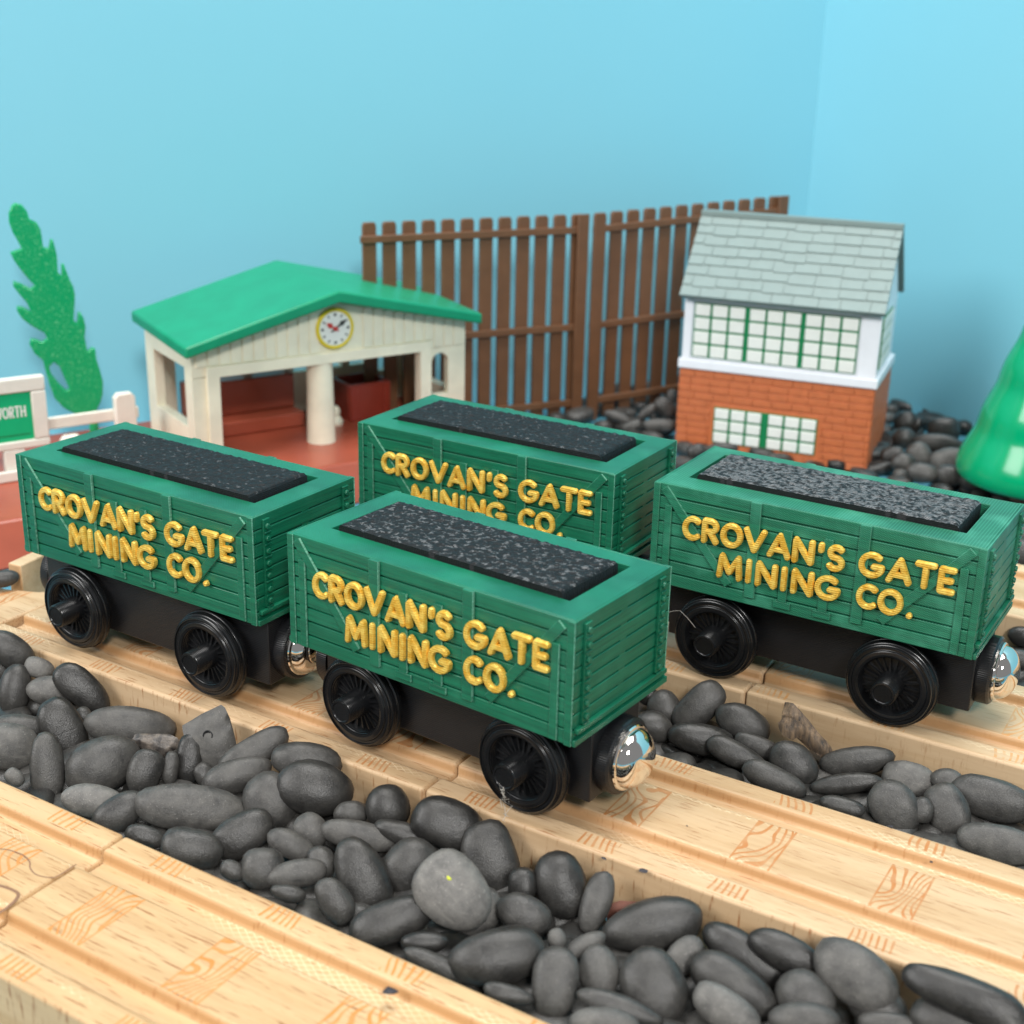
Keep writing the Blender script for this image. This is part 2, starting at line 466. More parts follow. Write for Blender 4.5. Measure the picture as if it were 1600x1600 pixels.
# jigsaw joint of the near track: dark saw-cut lines round the peg
def ribbon(m, pts, w, z):
    P = [Vector((x, y, 0)) for x, y in pts]
    L, R_ = [], []
    for i, q in enumerate(P):
        d = (P[min(i + 1, len(P) - 1)] - P[max(i - 1, 0)]).normalized()
        nrm = Vector((-d.y, d.x, 0)) * w / 2
        L.append(m.bm.verts.new((q + nrm) + Vector((0, 0, z)))); R_.append(m.bm.verts.new((q - nrm) + Vector((0, 0, z))))
    for i in range(len(P) - 1): m.bm.faces.new((L[i], R_[i], R_[i + 1], L[i + 1]))
def smooth_path(pts, n=6):
    P = [Vector(p).to_3d() for p in pts]; out = []
    for i in range(len(P) - 1):
        a, b, c, d = P[max(i - 1, 0)], P[i], P[i + 1], P[min(i + 2, len(P) - 1)]
        for k in range(n):
            t = k / n
            out.append(0.5 * ((2 * b) + (c - a) * t + (2 * a - 5 * b + 4 * c - d) * t * t + (3 * b - a - 3 * c + d) * t ** 3))
    out.append(P[-1])
    return [(p.x, p.y) for p in out]
M['cut'] = plastic('saw_cut', lin(146, 110, 84), 0.8, 0.2)
m = MB()
jig = smooth_path([(-35.85, -70.1), (-35.8, -73.9), (-36.6, -75.2), (-39.2, -75.9), (-41.6, -75.2), (-43.2, -74.0), (-46.2, -73.3), (-50.5, -74.2), (-53.5, -77.6), (-51, -81.2), (-46.5, -82.2), (-43.2, -81.6)])
ribbon(m, [(x, y + 77.6) for x, y in jig], 0.27, 0.155)
jig2 = smooth_path([(-43.2, -81.6), (-39.0, -81.0), (-36.9, -81.6), (-35.85, -84.6), (-35.85, -88.0)])
ribbon(m, [(x, y + 77.6) for x, y in jig2], 0.6, 0.155)
m.build('peg_outline', M['cut'], near_b, smooth=False)

# ------------------------------------------------------------------ lettering strokes (unit cell: height 1)
def arc(cx, cy, rx, ry, a0, a1, n=10):
    return [(cx + rx * math.cos(math.radians(a0 + (a1 - a0) * i / n)), cy + ry * math.sin(math.radians(a0 + (a1 - a0) * i / n))) for i in range(n + 1)]
GL = {
 'C': (0.66, [arc(0.40, 0.5, 0.36, 0.47, 48, 312, 14)]),
 'R': (0.66, [[(0.06, 0), (0.06, 1), (0.30, 1)] + arc(0.32, 0.74, 0.25, 0.26, 85, -90, 8) + [(0.06, 0.47)], [(0.30, 0.47), (0.60, 0)]]),
 'O': (0.86, [arc(0.43, 0.5, 0.38, 0.48, 90, 450, 20)]),
 'V': (0.84, [[(0.03, 1), (0.42, 0.02), (0.81, 1)]]),
 'A': (0.86, [[(0.04, 0), (0.43, 0.98), (0.82, 0)], [(0.19, 0.30), (0.67, 0.30)]]),
 'N': (0.82, [[(0.07, 0), (0.07, 1), (0.75, 0), (0.75, 1)]]),
 "'": (0.24, [[(0.12, 1.0), (0.11, 0.72)]]),
 'S': (0.60, [arc(0.30, 0.74, 0.25, 0.25, 35, 235, 9) + arc(0.28, 0.25, 0.27, 0.26, 70, -150, 10)]),
 'G': (0.90, [arc(0.45, 0.5, 0.42, 0.47, 48, 335, 15) + [(0.84, 0.44), (0.52, 0.44)]]),
 'T': (0.70, [[(0.02, 1), (0.68, 1)], [(0.35, 1), (0.35, 0)]]),
 'E': (0.58, [[(0.54, 1), (0.06, 1), (0.06, 0), (0.54, 0)], [(0.06, 0.5), (0.46, 0.5)]]),
 'M': (0.98, [[(0.06, 0), (0.14, 1), (0.49, 0.22), (0.84, 1), (0.92, 0)]]),
 'I': (0.26, [[(0.13, 0), (0.13, 1)]]),
 '.': (0.24, [[(0.10, 0.03), (0.13, 0.04)]]),
 'W': (1.1, [[(0.02, 1), (0.30, 0.0), (0.55, 0.9), (0.80, 0.0), (1.08, 1)]]),
 'H': (0.76, [[(0.07, 0), (0.07, 1)], [(0.69, 0), (0.69, 1)], [(0.07, 0.5), (0.69, 0.5)]]),
 ' ': (0.34, []),
}
def stroke(m, pts, w, depth, place):
    """raised rounded bead following a polyline in the letter plane"""
    P = [Vector((a, b)) for a, b in pts]
    d0 = (P[0] - P[1]).normalized(); d1 = (P[-1] - P[-2]).normalized()
    closed = (P[0] - P[-1]).length < 1e-4
    prof = [(-0.52, 0.0), (-0.5, 0.62), (-0.36, 0.94), (0, 1.0), (0.36, 0.94), (0.5, 0.62), (0.52, 0.0)]
    rings = []
    seq = []
    if not closed: seq += [(P[0] + d0 * w * 0.38, 0.45, d0 * -1), (P[0] + d0 * w * 0.22, 0.85, d0 * -1)]
    for i, p in enumerate(P):
        a = (p - P[i - 1]).normalized() if i else ((P[0] - P[-2]).normalized() if closed else (P[1] - P[0]).normalized())
        b = (P[i + 1] - p).normalized() if i < len(P) - 1 else ((P[1] - P[0]).normalized() if closed else a)
        t_ = a + b
        if t_.length < 0.35 or a.dot(b) < 0.35:   # sharp corner: two rings
            seq.append((p, 1.0, a)); seq.append((p + a * 0.001, 1.0, None)); seq.append((p, 1.0, b))
        else: seq.append((p, 1.0, t_.normalized()))
    if not closed: seq += [(P[-1] + d1 * w * 0.22, 0.85, d1), (P[-1] + d1 * w * 0.38, 0.45, d1)]
    prev = None
    for (p, k, t_) in seq:
        if t_ is None:
            prev = None; continue
        nrm = Vector((-t_.y, t_.x))
        ring = [m.bm.verts.new(place(p.x + nrm.x * u * w * k, p.y + nrm.y * u * w * k, v * depth * (0.75 + 0.25 * k))) for u, v in prof]
        if prev:
            for i in range(len(prof) - 1): m.bm.faces.new((prev[i], prev[i + 1], ring[i + 1], ring[i]))
        else:
            m.bm.faces.new(ring)
        prev = ring
        rings.append(ring)
    if prev: m.bm.faces.new(prev[::-1])
    # round the corners with domes
    for i in range(1, len(P) - 1):
        a = (P[i] - P[i - 1]).normalized(); b = (P[i + 1] - P[i]).normalized()
        if a.dot(b) < 0.7:
            q = [m.bm.verts.new(place(P[i].x + 0.5 * w * math.cos(t_), P[i].y + 0.5 * w * math.sin(t_), 0)) for t_ in [2 * math.pi * j / 12 for j in range(12)]]
            q2 = [m.bm.verts.new(place(P[i].x + 0.36 * w * math.cos(t_), P[i].y + 0.36 * w * math.sin(t_), depth * 0.86)) for t_ in [2 * math.pi * j / 12 for j in range(12)]]
            top = m.bm.verts.new(place(P[i].x, P[i].y, depth * 0.98))
            for j in range(12):
                k = (j + 1) % 12
                m.bm.faces.new((q[j], q[k], q2[k], q2[j])); m.bm.faces.new((q2[j], q2[k], top))
def text_line(m, s, x0, x1, zb, h, w, depth, y, rng=None, gap=0.13, tilt=0.0):
    tot = sum(GL[c][0] for c in s) + gap * (len(s) - 1)
    k = (x1 - x0) / tot
    x = x0
    for c in s:
        wd, st = GL[c]
        j = (rng.uniform(-0.12, 0.12), rng.uniform(-0.1, 0.1)) if rng else (0, 0)
        for pl in st:
            stroke(m, [(x + a * k + j[0], zb + w * 0.4 + b * (h - w * 0.8) + j[1]) for a, b in pl], w, depth, lambda a, b, d: (a, y - d, b + tilt * (a + 28)))
        x += (wd + gap) * k

# ------------------------------------------------------------------ wagons
W, Z0, Z1 = 32.0, 20.7, 44.4
def make_wheel(root, x, y, side, spin):
    """side -1: outer face towards -Y"""
    m = MB()
    k = side
    prof = [(0, 0), (8.7, 0), (9.6, 0.3), (9.85, 0.8), (9.85, 1.5), (9.6, 1.7), (9.65, 2.0), (9.5, 2.9), (9.15, 3.1), (9.1, 3.4), (8.8, 3.75), (8.6, 3.8),
            (8.5, 3.5), (8.1, 3.5), (7.75, 3.85), (7.1, 3.95), (6.6, 3.75), (6.2, 3.1), (6.0, 1.9), (0, 1.9)]
    m.lathe([(r, k * h) for r, h in prof], axis='Y', seg=56)
    for i in range(22):
        a = 2 * math.pi * i / 22 + spin
        mt = Matrix.Rotation(-a, 4, 'Y')
        m.box(2.4, 6.1, min(k * 1.8, k * 2.45), max(k * 1.8, k * 2.45), -0.2, 0.2, mt)
    o = m.build('wheel', M['tyre'], root, angle=30)
    o.location = Vector((x, y, 9.8)) * S
    h = MB()
    h.lathe([(0, k * 1.92), (3.0, k * 1.92), (2.85, k * 3.2), (2.65, k * 7.6), (2.45, k * 8.0), (2.1, k * 8.05), (1.9, k * 7.85), (0, k * 7.8)], axis='Y', seg=28)
    h.build('hub', M['tyre'], o, angle=30)
    return o

def make_wagon(loc, rz, L, label, green, frame_green, coal, seed, wx=20.1, wy=9.0, cdy=0.0):
    rng = random.Random(seed)
    root = thing('mining_wagon', label, 'toy wagon', loc, rz, 'green toy mining wagons')
    hl, hw = L / 2, W / 2
    pr = 0.55                     # plank thickness over the core
    cx, cy = hl - pr, hw - pr
    # body core with the open well in its top
    m = MB()
    bm = m.bm
    def ring(x0, x1, y0, y1, z): return [bm.verts.new(q) for q in ((x0, y0, z), (x1, y0, z), (x1, y1, z), (x0, y1, z))]
    a = ring(-cx, cx, -cy, cy, Z0); b = ring(-cx, cx, -cy, cy, Z1)
    wx0, wx1, wya, wyb = -hl + 5.0, hl - 6.0, -9.0, 11.3
    c = ring(wx0, wx1, wya, wyb, Z1); d = ring(wx0, wx1, wya, wyb, Z1 - 4.5)
    bm.faces.new(a[::-1]); bm.faces.new(d)
    for p, q in ((a, b), (b, c), (c, d)):
        for i in range(4): bm.faces.new((p[i], p[(i + 1) % 4], q[(i + 1) % 4], q[i]))
    H = Z1 - Z0
    rows = 8; rh = H / rows; gap = 0.33
    for r in range(rows):
        z0 = Z0 + r * rh + (gap / 2 if r else 0); z1 = Z0 + (r + 1) * rh - (gap / 2 if r < rows - 1 else 0.0)
        for sy in (-1, 1):
            m.box(-hl, hl, *sorted((sy * cy, sy * hw)), z0, z1)
        for sx in (-1, 1):
            m.box(*sorted((sx * cx, sx * hl)), -cy, cy, z0, z1)
    # plank grooves stop short of the middle of each end
    for sx in (-1, 1): m.box(*sorted((sx * cx, sx * (hl - 0.03))), -1.2, 1.0, Z0 + rh, Z1 - 0.2)
    body = m.build('body', green, root, bevel=0.13, angle=30)
    # timber framing of the sides
    for sy in (-1, 1):
        f = MB()
        def b_(x0, x1, z0, z1, p=0.65, mat=None):
            f.box(x0, x1, *sorted((sy * hw, sy * (hw + p))), z0, z1, mat)
        for u in (-0.165, 0.165): b_(u * L - 1.15, u * L + 1.15, Z0 + 1.9, Z1 - 0.02, 0.7)
        for u in (-0.062, 0.062):
            b_(u * L - 0.95, u * L + 0.95, Z0 + 2.6, Z0 + H * 0.80, 0.55)
            b_(u * L - 1.9, u * L + 1.9, Z0 + 1.1, Z0 + 2.6, 0.5)
        for s in (-1, 1):
            b_(*sorted((s * hl, s * (hl - 1.5))), Z0, Z1 - 0.03, 0.35)
            b_(*sorted((s * (hl - 3.0), s * (hl - 4.6))), Z0 + 0.3, Z0 + H * 0.80, 0.5)
            p0 = Vector((s * (hl - 2.6), 0, Z1 - 0.9)); p1 = Vector((s * (hl * 0.47), 0, Z0 + 3.6))
            dd = p1 - p0
            mt = Matrix.Translation((p0 + p1) / 2) @ Matrix.Rotation(-math.atan2(dd.z, dd.x), 4, 'Y')
            ln = dd.length / 2
            f.box(-ln, ln, *sorted((sy * hw, sy * (hw + 0.58))), -0.95, 0.95, mt)
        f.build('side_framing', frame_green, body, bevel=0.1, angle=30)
    # straps with bolt heads on the ends, two sill ledges below
    for sx in (-1, 1):
        f = MB()
        for v in (-1, 1):
            yy = v * (hw - 3.4)
            f.box(*sorted((sx * hl, sx * (hl + 0.55))), yy - 1.0, yy + 1.0, Z0 + 3.4, Z1 - 1.0)
            for r in range(7):
                zz = Z0 + 4.7 + r * 2.75 + rng.uniform(-0.15, 0.15)
                f.lathe([(0, 0), (0.72, 0), (0.62, sx * 0.5), (0, sx * 0.6)], (sx * (hl + 0.55), yy, zz), 'X', 8)
                f.box(*sorted((sx * (hl + 0.55), sx * (hl + 0.85))), yy - 0.95, yy + 0.95, zz - 1.5, zz - 1.1)
        f.box(*sorted((sx * hl, sx * (hl + 0.9))), -hw + 0.6, hw - 0.6, Z0 + 2.3, Z0 + 3.2)
        f.box(*sorted((sx * hl, sx * (hl + 0.7))), -hw, hw, Z0 + 0.02, Z0 + 1.2)
        f.build('end_ironwork', green, body, bevel=0.08, angle=30)
    # raised lettering on the near side
    t_ = MB()
    yl = -hw - 0.35
    k = L / 72
    text_line(t_, "CROVAN'S GATE", -28.0 * k, 30.6 * k, Z0 + 12.1, 5.7, 1.3, 0.95, yl, rng, 0.2, 0.015)
    text_line(t_, "MINING CO.", -19.2 * k, 23.4 * k, Z0 + 5.0, 5.7, 1.3, 0.95, yl, rng, 0.2, 0.015)
    t_.build('lettering', M['gold'], body, angle=50)
    # coal insert
    cm = MB()
    x0, x1, y0, y1 = wx0 + 1.9, wx1 - 1.6, wya + 0.1, wyb - 1.9
    nx, ny = 120, 38
    zt = Z1 + 1.35
    g = []
    for i in range(nx + 1):
        row = []
        for j in range(ny + 1):
            x = x0 + (x1 - x0) * i / nx; y = y0 + (y1 - y0) * j / ny
            e = min(i, nx - i) * (x1 - x0) / nx; e2 = min(j, ny - j) * (y1 - y0) / ny
            edge = min(1, min(e, e2) / 0.9)
            z = zt - (0.2 if e2 < e and j < ny / 2 else 0.8) * (1 - edge) ** 2 + (noise.noise(Vector((x * 0.8, y * 0.8, seed))) * 0.34 + noise.noise(Vector((x * 2.3, y * 2.3, seed + 5))) * 0.16) * (0.4 + 0.6 * edge)
            row.append(cm.bm.verts.new((x + noise.noise(Vector((y * 1.3, z, seed))) * 0.12, y + noise.noise(Vector((x * 1.3, 2, seed))) * 0.12, z)))
        g.append(row)
    for i in range(nx):
        for j in range(ny): cm.bm.faces.new((g[i][j], g[i + 1][j], g[i + 1][j + 1], g[i][j + 1]))
    rim = [g[i][0] for i in range(nx + 1)] + [g[nx][j] for j in range(1, ny + 1)] + [g[i][ny] for i in range(nx - 1, -1, -1)] + [g[0][j] for j in range(ny - 1, 0, -1)]
    low = [cm.bm.verts.new((v.co.x, v.co.y, Z1 - 4.3)) for v in rim]
    for i in range(len(rim)):
        j = (i + 1) % len(rim)
        cm.bm.faces.new((rim[i], low[i], low[j], rim[j]))
    cm.bm.faces.new(low)
    cm.build('coal_load', coal, root, angle=60)
    # chassis, wheels, magnets
    ch = MB()
    ch.box(-hl + 2.0, hl - 0.6, cdy - 8.2, cdy + 8.2, 5.2, Z0 - 0.02)
    ch.build('chassis', M['chassis'], root, bevel=0.3)
    for sx in (-1, 1):
        for sy in (-1, 1):
            make_wheel(root, sx * wx, sy * 9.0 + cdy - ((wy - 9.0) if sy < 0 else 0), sy, rng.uniform(0, 1))
    for sx in (-1, 1):
        h = MB()
        x = sx * (hl - 0.65)
        h.lathe([(0, 0), (7.3, 0), (7.4, sx * 0.3), (7.4, sx * 2.6), (7.0, sx * 3.0), (6.4, sx * 3.1), (0, sx * 3.1)], (x, cdy, 12.2), 'X', 44)
        hold = h.build('magnet_holder', M['chassis'], root, angle=30)
        d = MB()
        dome = [(0, sx * 3.12), (6.3, sx * 3.12), (6.35, sx * 3.5), (6.2, sx * 3.8), (5.8, sx * 3.95)]
        if sx > 0: dome += [(5.7 * math.cos(a), 3.95 + 3.6 * math.sin(a)) for a in [math.pi / 2 * i / 10 for i in range(11)]]
        else: dome += [(5.4, -3.9), (5.2, -3.5), (0, -3.5)]
        dome[-1] = (0, dome[-1][1])
        d.lathe(dome, (x, cdy, 12.2), 'X', 44)
        d.build('magnet', M['chrome'], hold, angle=25)
    return root

G1 = print_green('green_filament', 0.25, 2.6, 0.37)
G2 = print_green('green_filament_silky', 1.0, 2.3, 0.46)
S1 = print_green('green_filament_lit_edges', 0.25, 2.6, 0.42, 0.85)
S2 = print_green('green_filament_silky_lit_edges', 1.0, 2.3, 0.46, 0.3)
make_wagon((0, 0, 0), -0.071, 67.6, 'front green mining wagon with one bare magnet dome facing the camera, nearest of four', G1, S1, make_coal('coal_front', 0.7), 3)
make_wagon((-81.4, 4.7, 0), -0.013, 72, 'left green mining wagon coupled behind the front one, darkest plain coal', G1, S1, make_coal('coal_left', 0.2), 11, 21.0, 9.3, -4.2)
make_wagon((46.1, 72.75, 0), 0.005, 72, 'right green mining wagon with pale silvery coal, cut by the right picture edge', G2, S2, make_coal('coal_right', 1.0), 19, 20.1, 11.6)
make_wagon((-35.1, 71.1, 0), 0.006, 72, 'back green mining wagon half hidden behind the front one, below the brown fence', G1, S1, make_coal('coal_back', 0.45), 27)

# ------------------------------------------------------------------ station on its red platform
UX = Vector((0.42, 0.907, 0)); WX = Vector((-0.907, 0.42, 0))
ANG = math.atan2(0.907, 0.42)
COLP = (-159.7, 147.4, 0.0)          # foot of the front column: station origin, local x along the front, local y to the back
PT = 0.0                            # platform top
def plat():
    r = thing('station_platform', 'long brick red platform carrying the cream station and sign', 'platform', (COLP[0], COLP[1], G), ANG)
    m = MB(); m.poly_prism([(-25, PT - G), (54, PT - G), (54, 0.02), (-33, 0.02)], lambda y, z: (-175, y, z), lambda y, z: (72, y, z))
    m.build('platform_slab', M['platform_red'], r, bevel=0.9, seg=3)
    m = MB(); m.box(-36.5, 3, 21, 38.8, PT - G + 0.01, PT - G + 5.2)
    m.box(-36.5, 3, 29.5, 38.8, PT - G + 5.22, PT - G + 17.5)
    m.build('platform_step', M['platform_red'], r, bevel=0.6)
    return r
plat()
def station():
    r = thing('station_building', 'cream toy station with green gabled roof and yellow rimmed clock', 'toy building', COLP, ANG)
    y0, y1 = -1.8, 42.0
    # front wall: side posts, gable band with upright boards, beam
    wm = MB()
    def front(x0, x1, z0, z1, a=y0, b=y0 + 3): wm.box(x0, x1, a, b, z0, z1)
    gable = [(-46.5, 28.3), (-42, 28.6), (56, 28.6), (56, 37.2), (3.5, 48.6), (-46.5, 37.0)]
    for yy in (y0, y1 - 3):
        wm.poly_prism(gable, lambda x, z: (x, yy, z), lambda x, z: (x, yy + 3, z))
        front(-46.5, -37.4, 0, 28.3, yy, yy + 3)
        front(37.0, 42.2, 0, 28.58, yy, yy + 3)
        front(49.0, 56.0, 0, 28.58, yy, yy + 3)
        front(42.22, 48.98, 0, 11.5, yy, yy + 3)
        ar = [(42.22, 28.58), (42.22, 23.5)] + [(45.6 + 3.38 * math.cos(a), 23.5 + 3.2 * math.sin(a)) for a in [math.pi - math.pi * i / 8 for i in range(9)]] + [(48.98, 23.5), (48.98, 28.58)]
        wm.poly_prism(ar[:1] + ar[2:-2] + ar[-1:], lambda x, z: (x, yy, z), lambda x, z: (x, yy + 3, z))
    # sides: open panelled ends
    for xx in (-46.5, 53.0):
        wm.box(xx, xx + 3.5, y0 + 3.02, y0 + 6.5, 0, 36.4)
        wm.box(xx, xx + 3.5, y1 - 8.0, y1 - 3.02, 0, 36.4)
        wm.box(xx, xx + 3.5, y0 + 6.52, y1 - 8.02, 31.0, 36.4)
        wm.box(xx, xx + 3.5, y0 + 6.52, y1 - 8.02, 0, 11.0)
    # back wall below the windows and its window posts
    wm.box(4.5, 36.9, y1 - 2.9, y1 - 0.1, 0, 15.0)
    for x in (-26, -12, 4, 15, 27): wm.box(x, x + 3.2, y1 - 2.9, y1 - 0.1, 15.02, 28.2)
    wm.build('wall', M['cream'], r, bevel=0.35)
    tr = MB()
    fr = [(-41.8, 0.02), (-41.8, 31.8), (41.4, 31.8), (41.4, 0.02), (37.0, 0.02), (37.0, 28.2), (-37.4, 28.2), (-37.4, 0.02)]
    tr.poly_prism(fr, lambda x, z: (x, y0 - 1.3, z), lambda x, z: (x, y0 - 0.02, z))
    x = -45.0 + 0.01
    while x < 55.0:
        if abs(x - 4.2) > 8.4:
            zt = 37.0 + (48.4 - 37.0) * (1 - abs(x - 3.5) / (50 if x < 3.5 else 52.5))
            tr.box(x, x + 3.5, y0 - 0.45, y0 - 0.02, 31.9 if x < 41.4 and x > -45.1 else 29.0, min(zt, zt + 0.9))
        x += 4.0
    tr.build('front_trim', M['cream'], r, bevel=0.25)
    c = MB(); c.lathe([(0, 0.02), (5.0, 0.02), (4.9, 1.0), (4.4, 31)] + [(0, 31)], (0, 1.5, 0), 'Z', 32)
    c.build('column', M['cream'], r)
    rf = MB()
    L_, A_, R_ = (-50.2, 36.4), (3.6, 49.4), (59.4, 36.8)
    th = 3.8
    rf.poly_prism([L_, A_, R_, (R_[0], R_[1] + th), (A_[0], A_[1] + th + 0.4), (L_[0], L_[1] + th)], lambda x, z: (x, -8.0, z), lambda x, z: (x, 43.5, z + 2.4))
    rf.build('roof', M['roof_green'], r, bevel=0.8, seg=3)
    # clock
    ck = MB()
    cc = (4.2, y0 - 0.05, 39.9)
    ck.lathe([(0, 0), (7.0, 0), (7.0, -0.9), (6.6, -1.3), (6.1, -1.3), (5.85, -0.8), (0, -0.8)], cc, 'Y', 40)
    clock = ck.build('clock', M['yellow'], r)
    fc = MB(); fc.lathe([(0, -0.82), (5.8, -0.82), (5.8, -0.95), (0, -0.95)], cc, 'Y', 40)
    fc.build('clock_face', M['pane'], clock)
    hd = MB()
    for i in range(12):
        a = math.pi / 6 * i
        mt = Matrix.Translation((cc[0], cc[1], cc[2])) @ Matrix.Rotation(a, 4, 'Y')
        hd.box(-0.25 if i % 3 else -0.42, 0.25 if i % 3 else 0.42, -1.06, -0.97, 4.3, 5.2, mt)
    mt = Matrix.Translation(cc) @ Matrix.Rotation(math.radians(56), 4, 'Y')
    hd.poly_prism([(-0.25, -1.8), (0.25, -1.8), (0.35, 2.0), (0.85, 3.0), (0.0, 5.0), (-0.85, 3.0), (-0.35, 2.0)], lambda x, z: mt @ Vector((x, -1.09, z)), lambda x, z: mt @ Vector((x, -1.25, z)))
    hd.build('clock_hand', M['ink'], clock)
    h2 = MB()
    mt2 = Matrix.Translation(cc) @ Matrix.Rotation(math.radians(-58), 4, 'Y')
    h2.poly_prism([(-0.2, -1.4), (0.2, -1.4), (0.3, 1.4), (0.95, 2.3), (0.0, 4.0), (-0.95, 2.3), (-0.3, 1.4)], lambda x, z: mt2 @ Vector((x, -1.28, z)), lambda x, z: mt2 @ Vector((x, -1.42, z)))
    h2.lathe([(0, -1.3), (0.8, -1.3), (0.6, -1.7), (0, -1.75)], cc, 'Y', 14)
    h2.build('clock_hand', M['red_ink'], clock)
    return r
station()
def crate():
    r = thing('luggage_box', 'open dark red box standing inside the station at right', 'box', (COLP[0], COLP[1], PT), ANG)
    m = MB()
    x0, x1, y0, y1, h = 19.0, 36.0, 17.5, 33.0, 13.5
    m.box(x0, x1, y0, y0 + 1.6, 0.03, h); m.box(x0, x1, y1 - 1.6, y1, 0.03, h)
    m.box(x0, x0 + 1.6, y0 + 1.62, y1 - 1.62, 0.03, h); m.box(x1 - 1.6, x1, y0 + 1.62, y1 - 1.62, 0.03, h)
    m.box(x0 + 1.62, x1 - 1.62, y0 + 1.62, y1 - 1.62, 0.03, 8)
    m.build('box_shell', M['dark_red'], r, bevel=0.5)
    b = MB()
    for x in (x0 + 0.6, x1 - 3.2): b.box(x, x + 2.6, y0 - 0.6, y0 - 0.02, 0.03, h - 0.3)
    b.build('corner_strip', M['dark_red'], r, bevel=0.2)
crate()
o = MB().lathe([(0, 0.03), (2.6, 0.03), (2.9, 1.4), (1.6, 3.4), (1.9, 5.4), (1.2, 6.8), (0, 7.2)], (0, 0, 0), 'Z', 20).build('milk_churn', M['cream'])
o.location = (Vector(COLP) + UX * 13.0 + WX * 17) * S
tag(o, 'small cream churn on the platform between station column and red box', 'churn')

# ------------------------------------------------------------------ station sign and white picket fence, left edge
def sign():
    r = thing('station_sign', 'white framed green station sign on feet at the left edge', 'sign', (-208.1, 71.4, PT), ANG)
    fx = 46.0                     # board runs 46 mm to the left of its right end
    m = MB()
    zb, zt = 9.6, 32.2
    m.box(-fx, 0, -1.6, 1.6, zt - 4.6, zt); m.box(-fx, 0, -1.6, 1.6, zb, zb + 2.6)
    m.box(-4.6, 0, -1.6, 1.6, zb + 2.62, zt - 4.62); m.box(-fx, -fx + 3.6, -1.6, 1.6, zb + 2.62, zt - 4.62)
    m.build('sign_frame', M['offwhite'], r, bevel=0.5)
    m = MB(); m.box(-fx + 3.62, -4.62, -0.7, 0.7, zb + 2.62, zt - 4.62)
    panel = m.build('sign_panel', M['sign_green'], r)
    m = MB(); text_line(m, 'WORTH', -15.9, -6.5, 19.6, 3.7, 0.5, 0.12, -0.72, None, 0.2)
    m.build('lettering', M['pane'], panel)
    m = MB(); m.box(-fx + 6, -5.6, -0.78, -0.72, 13.9, 14.3)
    m.build('sign_line', M['mullion'], panel)
    for x in (-14.5, -40):
        m = MB(); m.box(x, x + 6.5, -1.5, 1.5, 0.03, zb - 0.02)
        m.build('leg', M['offwhite'], r, bevel=0.4)
    m = MB(); m.box(-fx, -7.5, -3.6, -1.7, 0.03, 3.4); m.build('base', M['offwhite'], r, bevel=0.4)
sign()
def picket():
    r = thing('picket_fence', 'low white plastic fence with two posts behind the sign and leafy tree', 'fence', (-209.2, 104.1, PT), ANG)
    for x in (-18.5, 0):
        m = MB(); zt = 17.6 if x == 0 else 5.5
        m.poly_prism([(x - 3.6, 0.03), (x + 3.6, 0.03), (x + 3.5, zt), (x + 2.3, zt + 1.5), (x - 2.3, zt + 1.5), (x - 3.5, zt)], lambda a, b: (a, -1.6, b), lambda a, b: (a, 1.6, b))
        m.build('post', M['offwhite'], r, bevel=0.5)
    m = MB(); m.box(-60, 5.4, 1.62, 3.4, 9.2, 13.2)
    m.build('rail', M['offwhite'], r, bevel=0.5)
    return r
picket()

# ------------------------------------------------------------------ flat leafy tree, left
OUT = [(-18.1,79.9),(-15.9,79.2),(-14.4,76.9),(-13.9,74.5),(-11.8,73.4),(-10.8,71.1),(-10.6,68.4),(-10.5,65.3),(-9.3,65.0),(-8.5,67.8),(-7.3,67.8),(-6.8,65.2),(-6.4,62.0),(-6.6,56.7),(-6.0,56.1),(-5.8,59.6),(-4.5,59.5),(-3.9,57.1),(-3.1,54.4),(-2.1,51.6),(-1.8,48.9),(-2.2,45.7),(-3.0,40.3),(-2.4,39.7),(-1.8,43.2),(-0.7,43.1),(0.4,40.6),(0.7,37.9),(0.1,34.6),(0.5,29.8),(1.9,30.8),(3.2,30.2),(3.3,26.6),(4.2,22.5),(4.9,18.5),(4.4,14.0),(3.5,11.2),(2.2,9.0),(1.9,6.2),(1.9,4.1),(-1.4,4.1),(-1.2,5.5),(-5.1,7.3),(-9.1,9.9),(-11.9,13.6),(-13.2,18.8),(-14.1,23.9),(-14.5,27.2),(-16.9,29.6),(-18.3,33.0),(-17.6,35.1),(-15.6,34.7),(-13.9,33.8),(-12.5,34.8),(-13.2,36.5),(-16.8,38.9),(-19.6,41.5),(-21.1,44.3),(-21.1,46.2),(-19.1,46.0),(-17.0,44.6),(-17.8,47.0),(-19.8,49.8),(-21.5,52.6),(-21.3,54.7),(-18.9,53.8),(-16.0,52.0),(-14.9,52.8),(-16.7,55.0),(-18.5,57.7),(-20.4,61.0),(-21.4,63.9),(-19.6,64.6),(-17.8,65.1),(-18.6,67.2),(-20.0,70.3),(-20.8,73.5),(-20.6,76.5),(-19.4,79.0)]
HOLE = [(-10.8,26.1),(-9.4,24.6),(-8.3,21.2),(-6.9,16.9),(-7.7,16.6),(-9.8,19.1),(-11.9,22.6),(-12.2,24.8)]
